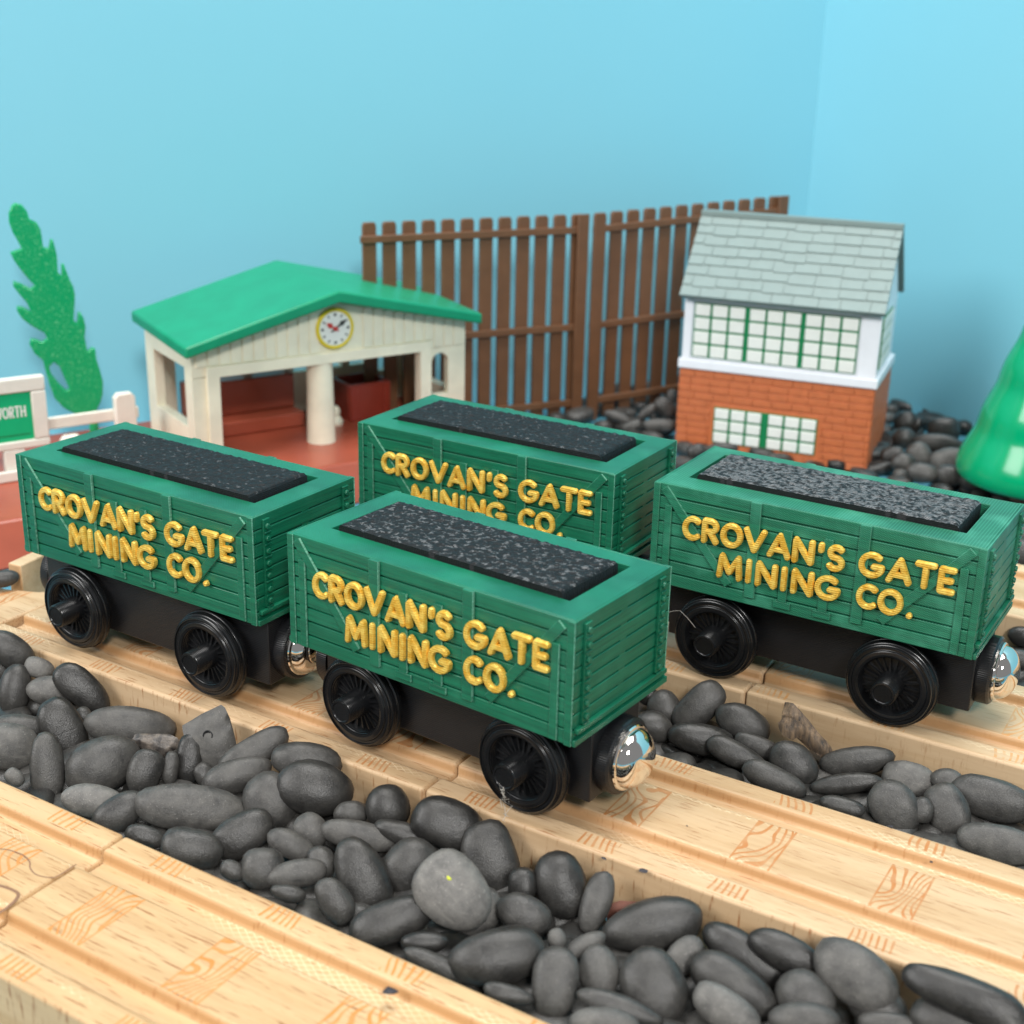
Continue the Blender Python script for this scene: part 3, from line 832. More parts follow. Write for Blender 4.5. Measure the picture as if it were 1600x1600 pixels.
def leaf_tree():
    r = thing('leafy_tree', 'flat bright green feathery plastic tree leaning left of the station', 'toy tree', (-230.5, 108.3, G), math.atan2(0.8, 0.6))
    cu = bpy.data.curves.new('crown', 'CURVE')
    cu.dimensions = '2D'; cu.fill_mode = 'BOTH'
    cu.extrude = 0.9 * S; cu.bevel_depth = 0.5 * S; cu.bevel_resolution = 2; cu.offset = -0.75 * S
    for ps in (OUT, HOLE):
        sp = cu.splines.new('POLY'); sp.points.add(len(ps) - 1); sp.use_cyclic_u = True
        for q, (x, z) in zip(sp.points, ps): q.co = (x * S, (z - G) * S, 0, 1)
    tmp = bpy.data.objects.new('crown_outline', cu)
    me = bpy.data.meshes.new_from_object(tmp)
    bpy.data.objects.remove(tmp)
    me.materials.clear(); me.materials.append(M['flecked'])
    me.shade_smooth(); me.set_sharp_from_angle(angle=math.radians(50))
    o = bpy.data.objects.new('crown', me); COL.objects.link(o); o.parent = r
    o.rotation_euler = (math.pi / 2, 0, 0)
    m = MB(); m.lathe([(0, 0.02), (7, 0.02), (6.6, 1.4), (1.7, 2.0), (1.5, 16.6), (0, 16.7)], (0.4, 0, 0), 'Z', 20)
    m.build('trunk', M['flecked'], r)
leaf_tree()

# ------------------------------------------------------------------ cone tree, right edge
def cone_tree():
    r = thing('cone_tree', 'glossy green tiered cone tree cut by the right picture edge', 'toy tree', (55.3, 258.7, G))
    m = MB()
    m.lathe([(0, 9.4), (24, 9.4), (26.3, 10.4), (27.0, 13), (26.4, 17), (24.2, 22), (22.2, 26), (21.6, 29), (21.0, 33), (18.9, 38), (17.2, 42), (16.8, 45), (16.0, 49), (13.8, 54), (12.2, 58), (11.6, 61), (10.6, 65), (8.2, 70), (6.4, 74), (5.6, 78), (3.6, 83), (0, 86)], (0, 0, 0), 'Z', 56)
    o = m.build('crown', M['tree_green'], r, angle=80)
    s = o.modifiers.new('soft', 'SUBSURF'); s.levels = 1; s.render_levels = 2
    m = MB(); m.lathe([(0, 0.02), (13.5, 0.02), (13, 1.2), (11.5, 2.0), (11, 9.5), (0, 9.5)], (0, 0, 0), 'Z', 28)
    m.build('trunk', M['trunk'], r)
cone_tree()

# ------------------------------------------------------------------ brown fence
def fence(P0, P1, z0, z1, label, end_posts):
    P0, P1 = Vector(P0), Vector(P1)
    d = P1 - P0; L = d.length
    r = thing('paling_fence', label, 'toy fence', (P0.x, P0.y, G), math.atan2(d.y, d.x), 'brown paling fence panels')
    H = 82.0
    sh = (z1 - z0) / L
    zz = lambda x, h: z0 - G + sh * x + h
    n = 12
    pm = MB(); pitch = L / n
    for i in range(n):
        x = (i + 0.5) * pitch; hw_ = 2.55
        for_ = [(x - hw_, zz(x, 0.05 if i % 2 else 1.2)), (x + hw_, zz(x, 0.05 if i % 2 else 1.2)), (x + hw_, zz(x, H - 1.5)), (x + hw_ - 0.6, zz(x, H - 0.4)), (x - hw_ + 0.6, zz(x, H - 0.4)), (x - hw_, zz(x, H - 1.5))]
        pm.poly_prism(for_, lambda a, b: (a, -0.9, b), lambda a, b: (a, 0.9, b))
    pm.build('palings', M['fence_brown'], r, bevel=0.25)
    for h in (6.5, 37.0, 74.5):
        rm = MB()
        rm.poly_prism([(0, zz(0, h)), (L, zz(L, h)), (L, zz(L, h + 2.6)), (0, zz(0, h + 2.6))], lambda a, b: (a, -2.6, b), lambda a, b: (a, -0.92, b))
        rm.build('rail', M['fence_brown'], r, bevel=0.2)
    for x in end_posts:
        m = MB(); m.poly_prism([(x - 2.4, zz(x, 0.05)), (x + 2.4, zz(x, 0.05)), (x + 2.4, zz(x, H)), (x - 2.4, zz(x, H))], lambda a, b: (a, -3.4, b), lambda a, b: (a, -2.62, b))
        m.build('post', M['fence_brown'], r, bevel=0.3)
FM = Vector((-121.4, 260.6, 0))
fence((-172.9, 185.9, 0), FM, -12, -12, 'left panel of brown paling fence behind the station, thick post at its right end', (88.0,))
fence(FM + Vector((1.2, 1.7, 0)), (-72.0, 335, 0), -12, -8, 'right panel of brown paling fence running behind the brick cabin', (2.0, 86.0))

# ------------------------------------------------------------------ brick signal cabin
def cabin():
    BL = Vector((-71.9, 245.3, 0)); BR = Vector((-2.1, 257.3, 0))
    d = BR - BL
    r = thing('signal_cabin', 'orange brick toy signal cabin with white upper storey and grey tiled roof', 'toy building', (BL.x, BL.y, -10.5), math.atan2(d.y, d.x))
    L, D, HB = d.length, 44.0, 30.6
    rng = random.Random(5)
    m = MB()
    m.box(0.5, L - 0.5, 0.5, D - 0.5, 0.03, HB)
    rows = 11; rh = (HB - 0.2) / rows
    wx0, wx1, wz0, wz1 = 14.2, 52.0, 13.2, 27.6
    wz0, wz1 = 13.0, 27.4
    wz0, wz1 = HB - 26.8, HB - 13.4
    for i in range(rows):
        z0, z1 = 0.05 + i * rh, 0.05 + (i + 1) * rh - 0.42
        def course(a, b, axis, side):
            x = a - rng.uniform(0, 4)
            while x < b:
                xe = min(b, x + 7.2); xs = max(a, x)
                if xe - xs > 0.6:
                    p = rng.uniform(0.34, 0.5)
                    if axis == 'x':
                        if not (side < 0 and z1 > wz0 - 1.2 and z0 < wz1 + 1.2 and xe > wx0 - 1.5 and xs < wx1 + 1.5):
                            m.box(xs, xe - 0.12, *sorted(((0.5, 0.5 - p) if side < 0 else (D - 0.5, D - 0.5 + p))), z0, z1)
                        else:
                            for qa, qb in ((xs, min(xe, wx0 - 1.5)), (max(xs, wx1 + 1.5), xe)):
                                if qb - qa > 0.4: m.box(qa, qb - 0.12, 0.5 - p, 0.5, z0, z1)
                    else:
                        m.box(*sorted(((0.5, 0.5 - p) if side < 0 else (L - 0.5, L - 0.5 + p))), xs, xe - 0.12, z0, z1)
                x += 7.2
        course(0.3, L - 0.3, 'x', -1); course(0.3, L - 0.3, 'x', 1); course(0.5, D - 0.5, 'y', 1); course(0.5, D - 0.5, 'y', -1)
    m.box(wx0 - 1.5, wx1 + 1.5, 0.12, 0.48, wz0 - 1.5, wz1 + 1.4)
    m.build('brick_base', M['brick'], r, bevel=0.12)
    # lower window
    def window(x0, x1, z0, z1, y, groups, cols, rws, bar):
        p = MB(); p.box(x0, x1, y, y + 0.3, z0, z1)
        fr = p.build('window', M['mullion'], r)
        g = MB()
        gw = (x1 - x0 - bar * (groups - 1)) / groups
        for a in range(groups):
            gx = x0 + a * (gw + bar)
            cw, ch = gw / cols, (z1 - z0) / rws
            for i in range(cols):
                for j in range(rws):
                    g.box(gx + i * cw + 0.42, gx + (i + 1) * cw - 0.42, y - 0.55, y - 0.01, z0 + j * ch + 0.36, z0 + (j + 1) * ch - 0.36)
        g.build('pane', M['pane'], fr, bevel=0.3)
    window(wx0, wx1, wz0, wz1, -0.1, 2, 3, 3, 1.9)
    # upper storey
    u = MB(); HU = 56.5
    u.box(0.9, L - 0.9, 0.9, D - 0.9, HB + 3.4, HU)
    u.poly_prism([(0.9, HU + 0.01), (D - 0.9, HU + 0.01), (D / 2, HU + 24)], lambda y, z: (0.9, y, z), lambda y, z: (L - 0.9, y, z))
    u.box(-0.5, L + 0.5, -0.5, D + 0.5, HB + 0.02, HB + 3.38)
    for xa in (0.5, L - 7.2): u.box(xa, xa + (3.2 if xa < 9 else 6.7), 0.3, 0.88, HB + 3.4, HU - 0.5)
    u.build('upper_wall', M['white'], r, bevel=0.3)
    window(4.2, L - 7.8, HB + 4.4, HU - 1.6, 0.55, 3, 3, 4, 0.9)
    # side window on the right gable end
    p = MB(); p.box(L - 0.88, L - 0.5, 6, D - 14, HB + 5.5, HU - 2.0)
    fr = p.build('window', M['mullion'], r)
    g = MB(); cw, chh = (D - 20) / 5, (HU - HB - 7.5) / 4
    for i in range(5):
        for j in range(4): g.box(L - 0.48, L - 0.15, 6 + i * cw + 0.4, 6 + (i + 1) * cw - 0.4, HB + 5.5 + j * chh + 0.4, HB + 5.5 + (j + 1) * chh - 0.4)
    g.build('pane', M['pane'], fr, bevel=0.2)
    # tiled roof
    rf = MB()
    ey, ez, ry, rz_ = -2.6, HU + 0.3, D / 2, HU + 26.2
    x0, x1 = -0.7, L + 0.7
    def slope(sgn):
        a = Vector((0, ey, ez)); b = Vector((0, ry, rz_))
        if sgn < 0: a = Vector((0, D - ey, ez))
        dd = (b - a); n_ = Vector((0, -dd.z, dd.y)) if sgn > 0 else Vector((0, dd.z, -dd.y)); n_.normalize()
        q = [a, b, b + n_ * 1.3, a + n_ * 1.3]
        rf.poly_prism([(v.y, v.z) for v in q], lambda y, z: (x0, y, z), lambda y, z: (x1, y, z))
        rr = 8
        for i in range(rr):
            t0, t1 = i / rr, (i + 1.12) / rr
            x = x0 - (i % 2) * 4.2 - rng.uniform(0, 2)
            while x < x1:
                wd = rng.uniform(7.5, 10.5)
                xs, xe = max(x0, x), min(x1, x + wd - 0.25)
                if xe - xs > 0.5:
                    tl = t0 - rng.uniform(-0.012, 0.012) if i else t0
                    pa, pb = a + dd * tl + n_ * 1.3, a + dd * min(1, t1) + n_ * 1.3
                    h0 = rng.uniform(0.5, 0.62)
                    q = [pa, pb, pb + n_ * 0.08, pa + n_ * h0]
                    rf.poly_prism([(v.y, v.z) for v in q], lambda y, z: (xs, y, z), lambda y, z: (xe, y, z))
                x += wd
    slope(1); slope(-1)
    rf.box(x0, x1, ry - 2.0, ry + 2.0, rz_ + 0.6, rz_ + 2.3)
    rf.build('roof', M['slate'], r, bevel=0.2)
cabin()

# ------------------------------------------------------------------ river pebbles
def blob(seed, a, b, c, amp, sub=3, lump=1.0):
    bm = bmesh.new()
    bmesh.ops.create_icosphere(bm, subdivisions=sub, radius=1)
    rng = random.Random(seed)
    off = Vector((rng.uniform(-50, 50), rng.uniform(-50, 50), rng.uniform(-50, 50)))
    e = rng.uniform(0.80, 1.0)
    skew = rng.uniform(-0.11, 0.11)
    for v in bm.verts:
        p = v.co.copy()
        n_ = noise.noise(p * 0.9 * lump + off) * amp + noise.noise(p * 2.1 * lump + off) * amp * 0.35
        q = Vector([math.copysign(abs(k) ** e, k) for k in p])
        q.z = math.copysign(abs(q.z) ** 0.78, q.z)
        q *= 1 + n_
        q.y *= 1 + skew * q.x
        v.co = Vector((q.x * a, q.y * b, q.z * c)) * S
    me = bpy.data.meshes.new('pebble')
    bm.to_mesh(me); bm.free()
    me.materials.append(M['stone'])
    me.shade_smooth()
    return me
def tone_col(t_):
    g = 0.056 * t_ ** 1.45
    return (g * 1.03, g * 1.0, g * 0.95, 0.38 + 0.42 * max(0, min(1, (t_ - 0.5) / 1.0)))
def pebble(x, y, z, a, b, c, q, tone, label, seed, group=None, amp=0.10):
    o = bpy.data.objects.new('pebble', blob(seed, a, b, c, amp))
    COL.objects.link(o)
    o.location = Vector((x, y, z)) * S
    o.rotation_mode = 'QUATERNION'
    o.rotation_quaternion = Quaternion(q)
    o.color = tone_col(tone)
    return tag(o, label, 'pebble', group or 'dark river pebbles beside the tracks')
# x, y, z (mm), half axes, orientation, paleness, label
PEBBLES = [
(-112.3,-22.2,1.0, 5.75,3.60,3.24, (0.840,0.348,0.413,0.054), 0.90, 'dark grey pebble leaning on the middle track at the left picture edge'),
(-116.9,-22.3,-4.5, 4.16,2.50,2.25, (0.843,0.335,0.418,0.042), 0.90, 'grey pebble cut by the left picture edge under the leaning dark one'),
(-104.7,-27.8,-4.5, 5.94,3.42,2.63, (0.356,0.518,-0.106,0.771), 0.75, 'upright dark pebble left of the small pale grey ovoid'),
(-103.1,-22.0,-1.0, 3.35,2.33,2.10, (0.823,0.414,0.337,0.195), 1.90, 'small pale grey pebble half behind the light ovoid by the middle track'),
(-97.4,-23.6,-4.5, 5.88,3.47,3.12, (0.803,0.442,0.286,0.279), 1.70, 'light grey egg shaped pebble lying on a dark upright one'),
(-88.7,-22.4,-2.0, 7.54,3.67,2.42, (0.850,0.341,0.400,0.019), 0.60, 'glossy near black pebble sloping down against the middle track side'),
(-82.3,-33.7,-4.5, 7.06,4.49,2.96, (0.848,0.256,0.448,-0.125), 0.60, 'big blue black pebble standing upright below the light egg shaped one'),
(-82.6,-27.6,-4.5, 2.23,1.75,1.57, (0.849,0.274,0.440,-0.108), 0.90, 'small grey pebble wedged behind the big blue black upright one'),
(-89.6,-38.3,-4.5, 6.30,2.77,2.49, (0.806,0.430,0.288,0.288), 1.00, 'flat grey pebble lying behind the big rough light stone at far left'),
(-85.4,-45.2,-4.5, 5.86,4.93,3.79, (0.817,0.413,0.304,0.263), 1.55, 'large rough light grey stone at the left picture edge'),
(-72.2,-46.4,-4.5, 6.88,3.44,1.89, (0.808,0.145,0.483,-0.304), 0.95, 'tall grey pebble standing upright right of the rough light stone'),
(-75.1,-51.9,-5.0, 2.06,1.52,1.37, (0.864,0.305,0.401,0.020), 1.60, 'tiny pale pebble at the edge of the near track, far left'),
(-71.2,-25.0,-4.5, 9.40,4.32,3.32, (0.811,0.446,0.255,0.281), 1.15, 'wide flat grey stone against the middle track beside the holed stone'),
(-63.9,-39.5,-4.5, 7.73,5.68,4.38, (0.720,0.482,0.145,0.478), 0.95, 'large smooth grey pebble in front of the wide flat stone'),
(-54.8,-36.5,-4.5, 4.78,3.57,2.35, (0.460,0.493,-0.082,0.734), 0.80, 'dark pebble on end just below the knobbed brown lump'),
(-51.6,-32.7,-4.5, 3.45,1.72,1.55, (0.392,0.481,-0.136,0.772), 0.85, 'narrow upright pebble wedged left of the thin glossy black one'),
(-51.0,-27.9,-4.5, 5.33,2.85,2.19, (0.375,0.478,-0.154,0.779), 0.50, 'thin glossy black pebble standing in front of the holed stone'),
(-47.3,-27.6,-7.2, 3.0,2.1,1.95, (0.857,0.299,0.402,-0.121), 0.85, 'grey pebble in the dip right below the holed stone'),
(-55.0,-49.7,-4.5, 6.08,3.13,2.81, (0.829,0.413,0.269,0.265), 2.00, 'pale mottled pebble half covered at the near track edge'),
(-47.9,-49.5,-4.5, 5.66,3.43,2.64, (0.703,0.475,0.113,0.517), 0.85, 'dark pebble leaning under the left end of the long grey oval'),
(-37.9,-41.2,-4.5, 10.35,4.49,3.45, (0.834,0.425,0.238,0.260), 1.30, 'longest grey oval pebble lying flat in the middle of the left pile'),
(-38.8,-27.4,-4.5, 7.43,3.51,2.70, (0.763,0.477,0.135,0.416), 1.10, 'flat grey pebble tucked behind the long grey oval'),
(-38.4,-22.1,-1.5, 7.65,3.19,2.45, (0.714,0.496,0.080,0.487), 1.05, 'long grey pebble slanting up towards the middle track'),
(-26.5,-31.0,-4.5, 5.93,5.40,3.57, (0.861,0.295,0.387,-0.150), 1.05, 'big round grey pebble overlapping the right end of the long oval'),
(-25.6,-21.2,0.2, 6.90,3.65,2.81, (0.839,0.446,0.223,0.218), 0.95, 'dark pebble lying under the big round black one by the middle track'),
(-19.8,-25.3,-2.0, 7.85,5.15,3.96, (0.852,0.431,0.232,0.187), 0.70, 'big round blackish pebble resting against the middle track, left of centre'),
(-23.3,-42.1,-4.5, 6.11,3.97,3.06, (0.724,0.471,0.080,0.498), 0.75, 'dark oval pebble pointing up right between long oval and round pebble'),
(-38.8,-51.7,-5.5, 3.77,2.01,1.81, (0.858,0.385,0.287,0.182), 0.80, 'small dark pebble half sunk beside the near track joint'),
(-27.8,-50.9,-4.5, 5.83,3.86,2.97, (0.855,0.399,0.257,0.210), 0.85, 'smooth dark round pebble just right of the near track joint'),
(-13.5,-34.3,-4.5, 3.62,3.11,2.40, (0.878,0.343,0.331,-0.046), 1.30, 'small round grey pebble under the big round blackish one'),
(-13.6,-40.0,-4.5, 4.63,2.56,1.97, (0.876,0.384,0.276,0.097), 1.20, 'grey bean shaped pebble right of the dark oval'),
(-5.4,-41.0,-4.5, 3.08,2.43,1.87, (0.869,0.293,0.364,-0.164), 1.00, 'small wrinkled pebble left of the tall glossy upright one'),
(-12.9,-48.4,-4.5, 3.94,3.78,2.91, (0.830,0.429,0.183,0.306), 1.10, 'round grey pebble behind the pale lozenge by the near track'),
(-7.0,-46.2,-4.5, 5.36,2.56,1.97, (0.811,0.442,0.144,0.356), 1.35, 'pale lozenge shaped pebble lying near the near track'),
(-16.9,-51.9,-4.5, 2.48,1.80,1.62, (0.880,0.363,0.294,0.088), 1.00, 'small low grey pebble at the near track edge under the dark round one'),
(-4.3,-51.5,-4.5, 3.13,1.56,1.41, (0.868,0.398,0.228,0.190), 0.90, 'grey pebble end peeping over the near track below the pale lozenge'),
(-4.6,-22.2,-2.5, 4.41,4.31,3.32, (0.827,0.267,0.403,-0.288), 0.60, 'black rounded pebble standing by the middle track joint'),
(8.7,-22.1,-1.5, 6.79,4.65,3.58, (0.873,0.421,0.225,0.097), 0.60, 'black pebble leaning on the track side left of the front wagon wheel'),
(-5.4,-30.5,-4.5, 7.41,2.69,2.07, (0.858,0.427,0.208,0.194), 1.25, 'slim grey pebble lying across in front of the standing black one'),
(2.4,-25.3,-4.5, 6.97,2.25,2.02, (0.870,0.421,0.218,0.137), 0.70, 'slim glossy pebble behind the two leaning discs'),
(-11.1,-25.3,-4.5, 3.32,2.40,2.16, (0.829,0.452,0.166,0.283), 0.95, 'grey pebble lying low between the round blackish and standing black ones'),
(3.2,-40.1,-4.5, 7.19,4.45,2.94, (0.865,0.289,0.361,-0.197), 0.70, 'tall glossy dark pebble leaning left below the slim grey one'),
(8.8,-33.2,-4.5, 5.46,5.11,3.37, (0.674,0.463,-0.035,0.574), 0.80, 'dark disc leaning behind the pale speckled oval'),
(18.9,-22.5,-5.0, 6.86,5.19,2.85, (0.834,0.290,0.366,-0.293), 0.75, 'large glossy disc leaning against the middle track behind the pale speckled oval'),
(23.0,-40.8,0.5, 7.16,5.70,3.45, (0.888,0.361,0.280,-0.058), 1.90, 'pale grey oval with a yellow green speck on top of the pile'),
(24.5,-35.5,-6.5, 4.93,4.18,2.76, (0.665,0.445,-0.070,0.596), 1.35, 'grey pebble directly under the pale speckled oval'),
(15.2,-47.7,-4.5, 7.57,3.66,2.82, (0.788,0.443,0.069,0.423), 0.75, 'long dark pebble at the near track, left of the pale speckled oval'),
(3.7,-48.6,-4.5, 4.41,2.83,2.18, (0.884,0.312,0.332,-0.106), 0.90, 'dark grey pebble leaning beside the tall glossy one'),
(33.1,-33.6,-4.5, 5.02,3.29,2.53, (0.888,0.410,0.186,0.095), 1.00, 'grey pebble with a dull shiny patch right of the pale oval'),
(28.4,-26.7,-4.5, 2.64,3.23,2.37, (0.853,0.444,0.115,0.247), 0.60, 'dark pebble lying deep behind the blue black rounded stone'),
(34.1,-23.0,-4.5, 6.04,4.77,3.15, (0.842,0.312,0.337,-0.282), 0.60, 'blue black rounded stone with scuffed face beside the middle track'),
(41.9,-24.0,-4.5, 5.51,2.75,1.82, (0.573,0.419,-0.178,0.682), 1.10, 'narrow grey pebble leaning on the blue black rounded stone'),
(52.9,-24.2,-4.5, 8.88,4.40,3.39, (0.834,0.449,0.024,0.320), 0.80, 'big flat dark oval covering the red chip'),
(35.1,-45.9,-4.5, 8.39,4.55,3.50, (0.831,0.431,0.071,0.345), 0.70, 'big smooth dark pebble below the one with a shiny patch'),
(23.2,-49.1,-4.5, 3.98,1.83,1.65, (0.855,0.421,0.135,0.273), 0.55, 'black pebble in shadow between long dark and big smooth ones'),
(27.3,-51.8,-5.5, 5.95,1.80,1.62, (0.896,0.379,0.213,0.087), 0.85, 'flat dark pebble lying along the near track edge, low centre'),
(41.1,-36.3,-4.5, 1.84,1.60,1.44, (0.816,0.265,0.355,-0.371), 1.50, 'tiny pale pebble above the pair of upright grey pebbles'),
(46.0,-34.9,-4.5, 3.51,1.91,1.72, (0.776,0.441,-0.021,0.449), 1.30, 'brownish pebble tucked under the big flat dark oval'),
(46.4,-46.0,-4.5, 5.81,3.75,2.47, (0.484,0.377,-0.207,0.762), 1.10, 'tall grey pebble standing upright, left of an upright pair'),
(51.0,-39.9,-4.5, 4.26,3.41,2.25, (0.809,0.263,0.346,-0.397), 1.20, 'shorter grey pebble standing upright, right of an upright pair'),
(59.9,-37.9,-4.5, 6.19,5.04,3.33, (0.877,0.343,0.262,-0.211), 0.80, 'large dark pebble standing right of the upright pair'),
(60.6,-28.6,-4.5, 3.87,2.45,1.88, (0.702,0.424,-0.122,0.559), 1.50, 'pale pebble between the big flat dark oval and glossy slim one'),
(41.3,-51.8,-5.0, 4.09,1.59,1.43, (0.893,0.396,0.159,0.147), 0.80, 'flat dark pebble low at the near track, left of the upright pair'),
(57.6,-45.4,-4.5, 6.95,2.02,1.82, (0.901,0.400,0.141,0.095), 0.90, 'long dark pebble lying under the upright pair'),
(57.2,-49.8,-4.5, 5.51,2.43,2.18, (0.882,0.410,0.091,0.216), 1.50, 'pale flat pebble at the bottom picture edge below the upright pair'),
(69.1,-22.9,-4.5, 8.12,3.32,2.56, (0.894,0.408,0.176,-0.062), 0.60, 'glossy slim black pebble sloping down right in the right pile'),
(75.5,-22.1,-1.5, 5.99,3.00,2.31, (0.894,0.428,0.128,0.014), 0.65, 'dark pebble against the middle track above the glossy slim black one'),
(70.5,-30.8,-4.5, 7.68,3.93,3.03, (0.900,0.403,0.164,-0.036), 0.85, 'big dark pebble under the glossy slim black one'),
(87.1,-22.0,-1.0, 7.42,4.60,3.03, (0.891,0.417,0.154,-0.097), 1.35, 'large grey oval leaning on the middle track in the right pile'),
(103.5,-22.0,2.5, 9.56,3.21,2.47, (0.895,0.441,0.066,0.010), 0.60, 'long black notched stone touching the middle track at lower right'),
(90.8,-22.5,-4.5, 6.07,3.70,2.85, (0.895,0.415,0.139,-0.087), 0.95, 'dark pebble lying on the front of the large grey oval'),
(81.2,-27.3,-4.5, 4.95,4.06,3.13, (0.891,0.395,0.182,-0.133), 1.00, 'grey pebble left of the large grey oval, right pile'),
(102.8,-22.5,-2.0, 6.65,3.15,2.43, (0.893,0.438,0.024,0.098), 0.95, 'smooth grey pebble below the long black notched stone'),
(71.8,-36.7,-4.5, 5.58,3.14,2.42, (0.903,0.395,0.162,-0.035), 1.70, 'pale pebble at the bottom picture edge right of the large standing one'),
(82.8,-32.0,-4.5, 5.54,2.68,2.41, (0.885,0.427,0.035,0.180), 1.10, 'flat grey pebble at the bottom edge below the large grey oval'),
(93.9,-25.8,-4.5, 4.53,1.73,1.55, (0.887,0.433,0.016,0.160), 1.00, 'grey pebble cut by the bottom edge between two smooth ones'),
(110.1,-22.0,1.0, 3.34,2.50,2.25, (0.891,0.430,0.104,-0.102), 0.80, 'dark pebble in the bottom right corner'),
(20.1,47.6,-5.0, 4.30,3.76,3.39, (0.847,0.434,0.279,-0.127), 0.85, 'round dark pebble just behind the front wagon magnet'),
(27.9,48.6,-2.5, 6.74,3.82,2.52, (0.701,0.505,-0.111,0.491), 0.95, 'long grey pebble leaning up against the rear track under the right wagon'),
(21.9,38.7,-5.0, 4.50,3.45,3.11, (0.858,0.477,0.178,0.062), 0.80, 'dark pebble half behind the front wagon magnet'),
(32.6,39.6,-5.0, 7.53,3.40,3.06, (0.853,0.492,0.123,0.126), 0.60, 'broad black pebble lying next to the middle track by the magnet'),
(38.4,48.4,-3.5, 6.05,4.18,3.21, (0.858,0.477,0.190,-0.018), 0.85, 'dark rounded pebble left of the broken brown stub'),
(41.7,37.8,-5.0, 6.87,2.63,2.36, (0.864,0.474,0.171,0.013), 0.80, 'slim dark pebble lying along the middle track edge'),
(43.8,43.7,-5.0, 5.22,2.35,2.12, (0.862,0.482,0.159,0.023), 0.95, 'small slim grey pebble just above the slim dark one'),
(53.0,41.0,-5.0, 5.60,4.40,2.90, (0.856,0.452,0.221,-0.121), 0.85, 'round grey pebble in front of the broken brown stub'),
(51.9,33.0,-5.0, 6.95,2.74,2.47, (0.867,0.474,0.151,0.019), 1.00, 'flat grey pebble sunk along the middle track in front of the round one'),
(63.9,48.7,-4.5, 7.76,3.11,2.79, (0.828,0.507,-0.007,0.238), 1.00, 'long grey pebble lying right of the foot of the broken brown stub'),
(65.0,39.7,-5.0, 7.46,2.10,1.96, (0.838,0.500,0.008,0.219), 0.80, 'thin dark pebble lying on edge in front of the long grey one'),
(74.9,48.1,-5.0, 5.30,3.83,2.95, (0.861,0.498,0.076,0.064), 1.70, 'light marbled pebble against the rear track'),
(75.5,36.8,-5.0, 5.69,4.65,3.07, (0.830,0.427,0.251,-0.255), 1.05, 'grey oval leaning forward below the light marbled pebble'),
(80.6,38.2,-5.0, 2.36,2.64,2.12, (0.855,0.495,0.019,0.151), 0.90, 'grey pebble peeping out behind the forward leaning oval'),
(82.6,49.0,-3.0, 3.49,2.42,2.18, (0.861,0.502,0.066,0.055), 1.30, 'small grey pebble right of the light marbled one'),
(85.0,40.9,-5.0, 5.47,4.15,2.74, (0.790,0.405,0.288,-0.358), 1.00, 'lumpy grey pebble standing left of the two flat right edge stones'),
(91.5,48.8,-4.0, 8.01,4.39,2.89, (0.863,0.500,0.055,0.046), 0.85, 'wide flat dark stone at the right picture edge, upper of two'),
(95.9,35.0,-5.0, 7.63,3.72,2.46, (0.868,0.490,0.033,0.074), 1.20, 'wide flat grey stone at the right picture edge, lower of two'),
(67.0,31.1,-5.0, 4.64,1.80,1.62, (0.867,0.485,0.090,0.079), 0.80, 'dark low pebble almost hidden at the middle track edge'),
(15.6,48.8,-4.0, 2.50,2.06,1.86, (0.829,0.510,0.096,0.210), 0.50, 'black pebble in the shade under the front wagon corner'),
(10.3,309.6,-5.0, 6.20,5.13,4.62, (0.783,0.605,0.032,0.143), 0.70, 'round black pebble on top of the heap right of the brick cabin'),
(-5.1,311.2,-5.0, 4.32,4.50,3.89, (0.781,0.605,0.043,0.150), 0.60, 'black pebble touching the back corner of the brick cabin'),
(1.2,289.3,-5.0, 3.98,4.33,3.58, (0.754,0.499,0.337,-0.261), 0.75, 'dark pebble beside the brick cabin side wall'),
(-0.0,309.8,-5.0, 1.79,3.22,1.61, (0.793,0.574,0.195,-0.059), 0.60, 'small pointed black pebble left of the round black one'),
(13.3,290.8,-5.0, 9.25,3.60,3.24, (0.792,0.598,0.065,0.103), 0.80, 'flat dark pebble under the round black one'),
(12.1,271.5,-5.0, 5.16,4.32,3.89, (0.777,0.525,0.286,-0.199), 1.10, 'grey pebble low beside the brick cabin corner'),
(22.4,271.6,-5.0, 6.42,4.61,4.15, (0.752,0.593,-0.075,0.277), 1.40, 'brownish grey pebble in the heap left of the cone tree'),
(19.1,251.7,-5.0, 5.75,3.51,3.16, (0.801,0.587,0.087,0.078), 1.00, 'grey flat pebble in front of the heap by the brick cabin'),
(27.7,254.8,-5.0, 5.25,3.66,3.29, (0.805,0.579,0.131,0.003), 0.90, 'dark pebble below the brownish grey one'),
(36.1,252.6,-5.0, 4.71,3.46,3.11, (0.803,0.588,0.073,0.068), 0.70, 'dark pebble under the left rim of the cone tree'),
(44.4,251.7,-5.0, 4.35,3.11,2.80, (0.795,0.592,0.015,0.133), 0.60, 'black pebble beside the cone tree trunk'),
(3.9,266.6,-5.0, 2.99,4.33,2.70, (0.701,0.427,0.417,-0.389), 0.70, 'dark pebble at the foot of the brick cabin side wall'),
(9.9,259.4,-5.0, 4.08,3.59,3.24, (0.803,0.578,0.144,0.012), 0.90, 'grey pebble at the right foot of the brick cabin'),
(-89.3,272.0,-5.0, 5.22,4.18,3.76, (0.766,0.458,0.395,-0.216), 1.10, 'grey pebble leaning on the left wall of the brick cabin'),
(-93.0,263.1,-5.0, 5.17,2.07,1.86, (0.657,0.597,-0.091,0.452), 0.90, 'dark pebble under the bottom rail of the brown fence'),
(-99.0,251.0,-5.0, 5.78,2.04,1.84, (0.795,0.558,0.227,0.068), 1.00, 'flat grey pebble lying in front of the brown fence foot'),
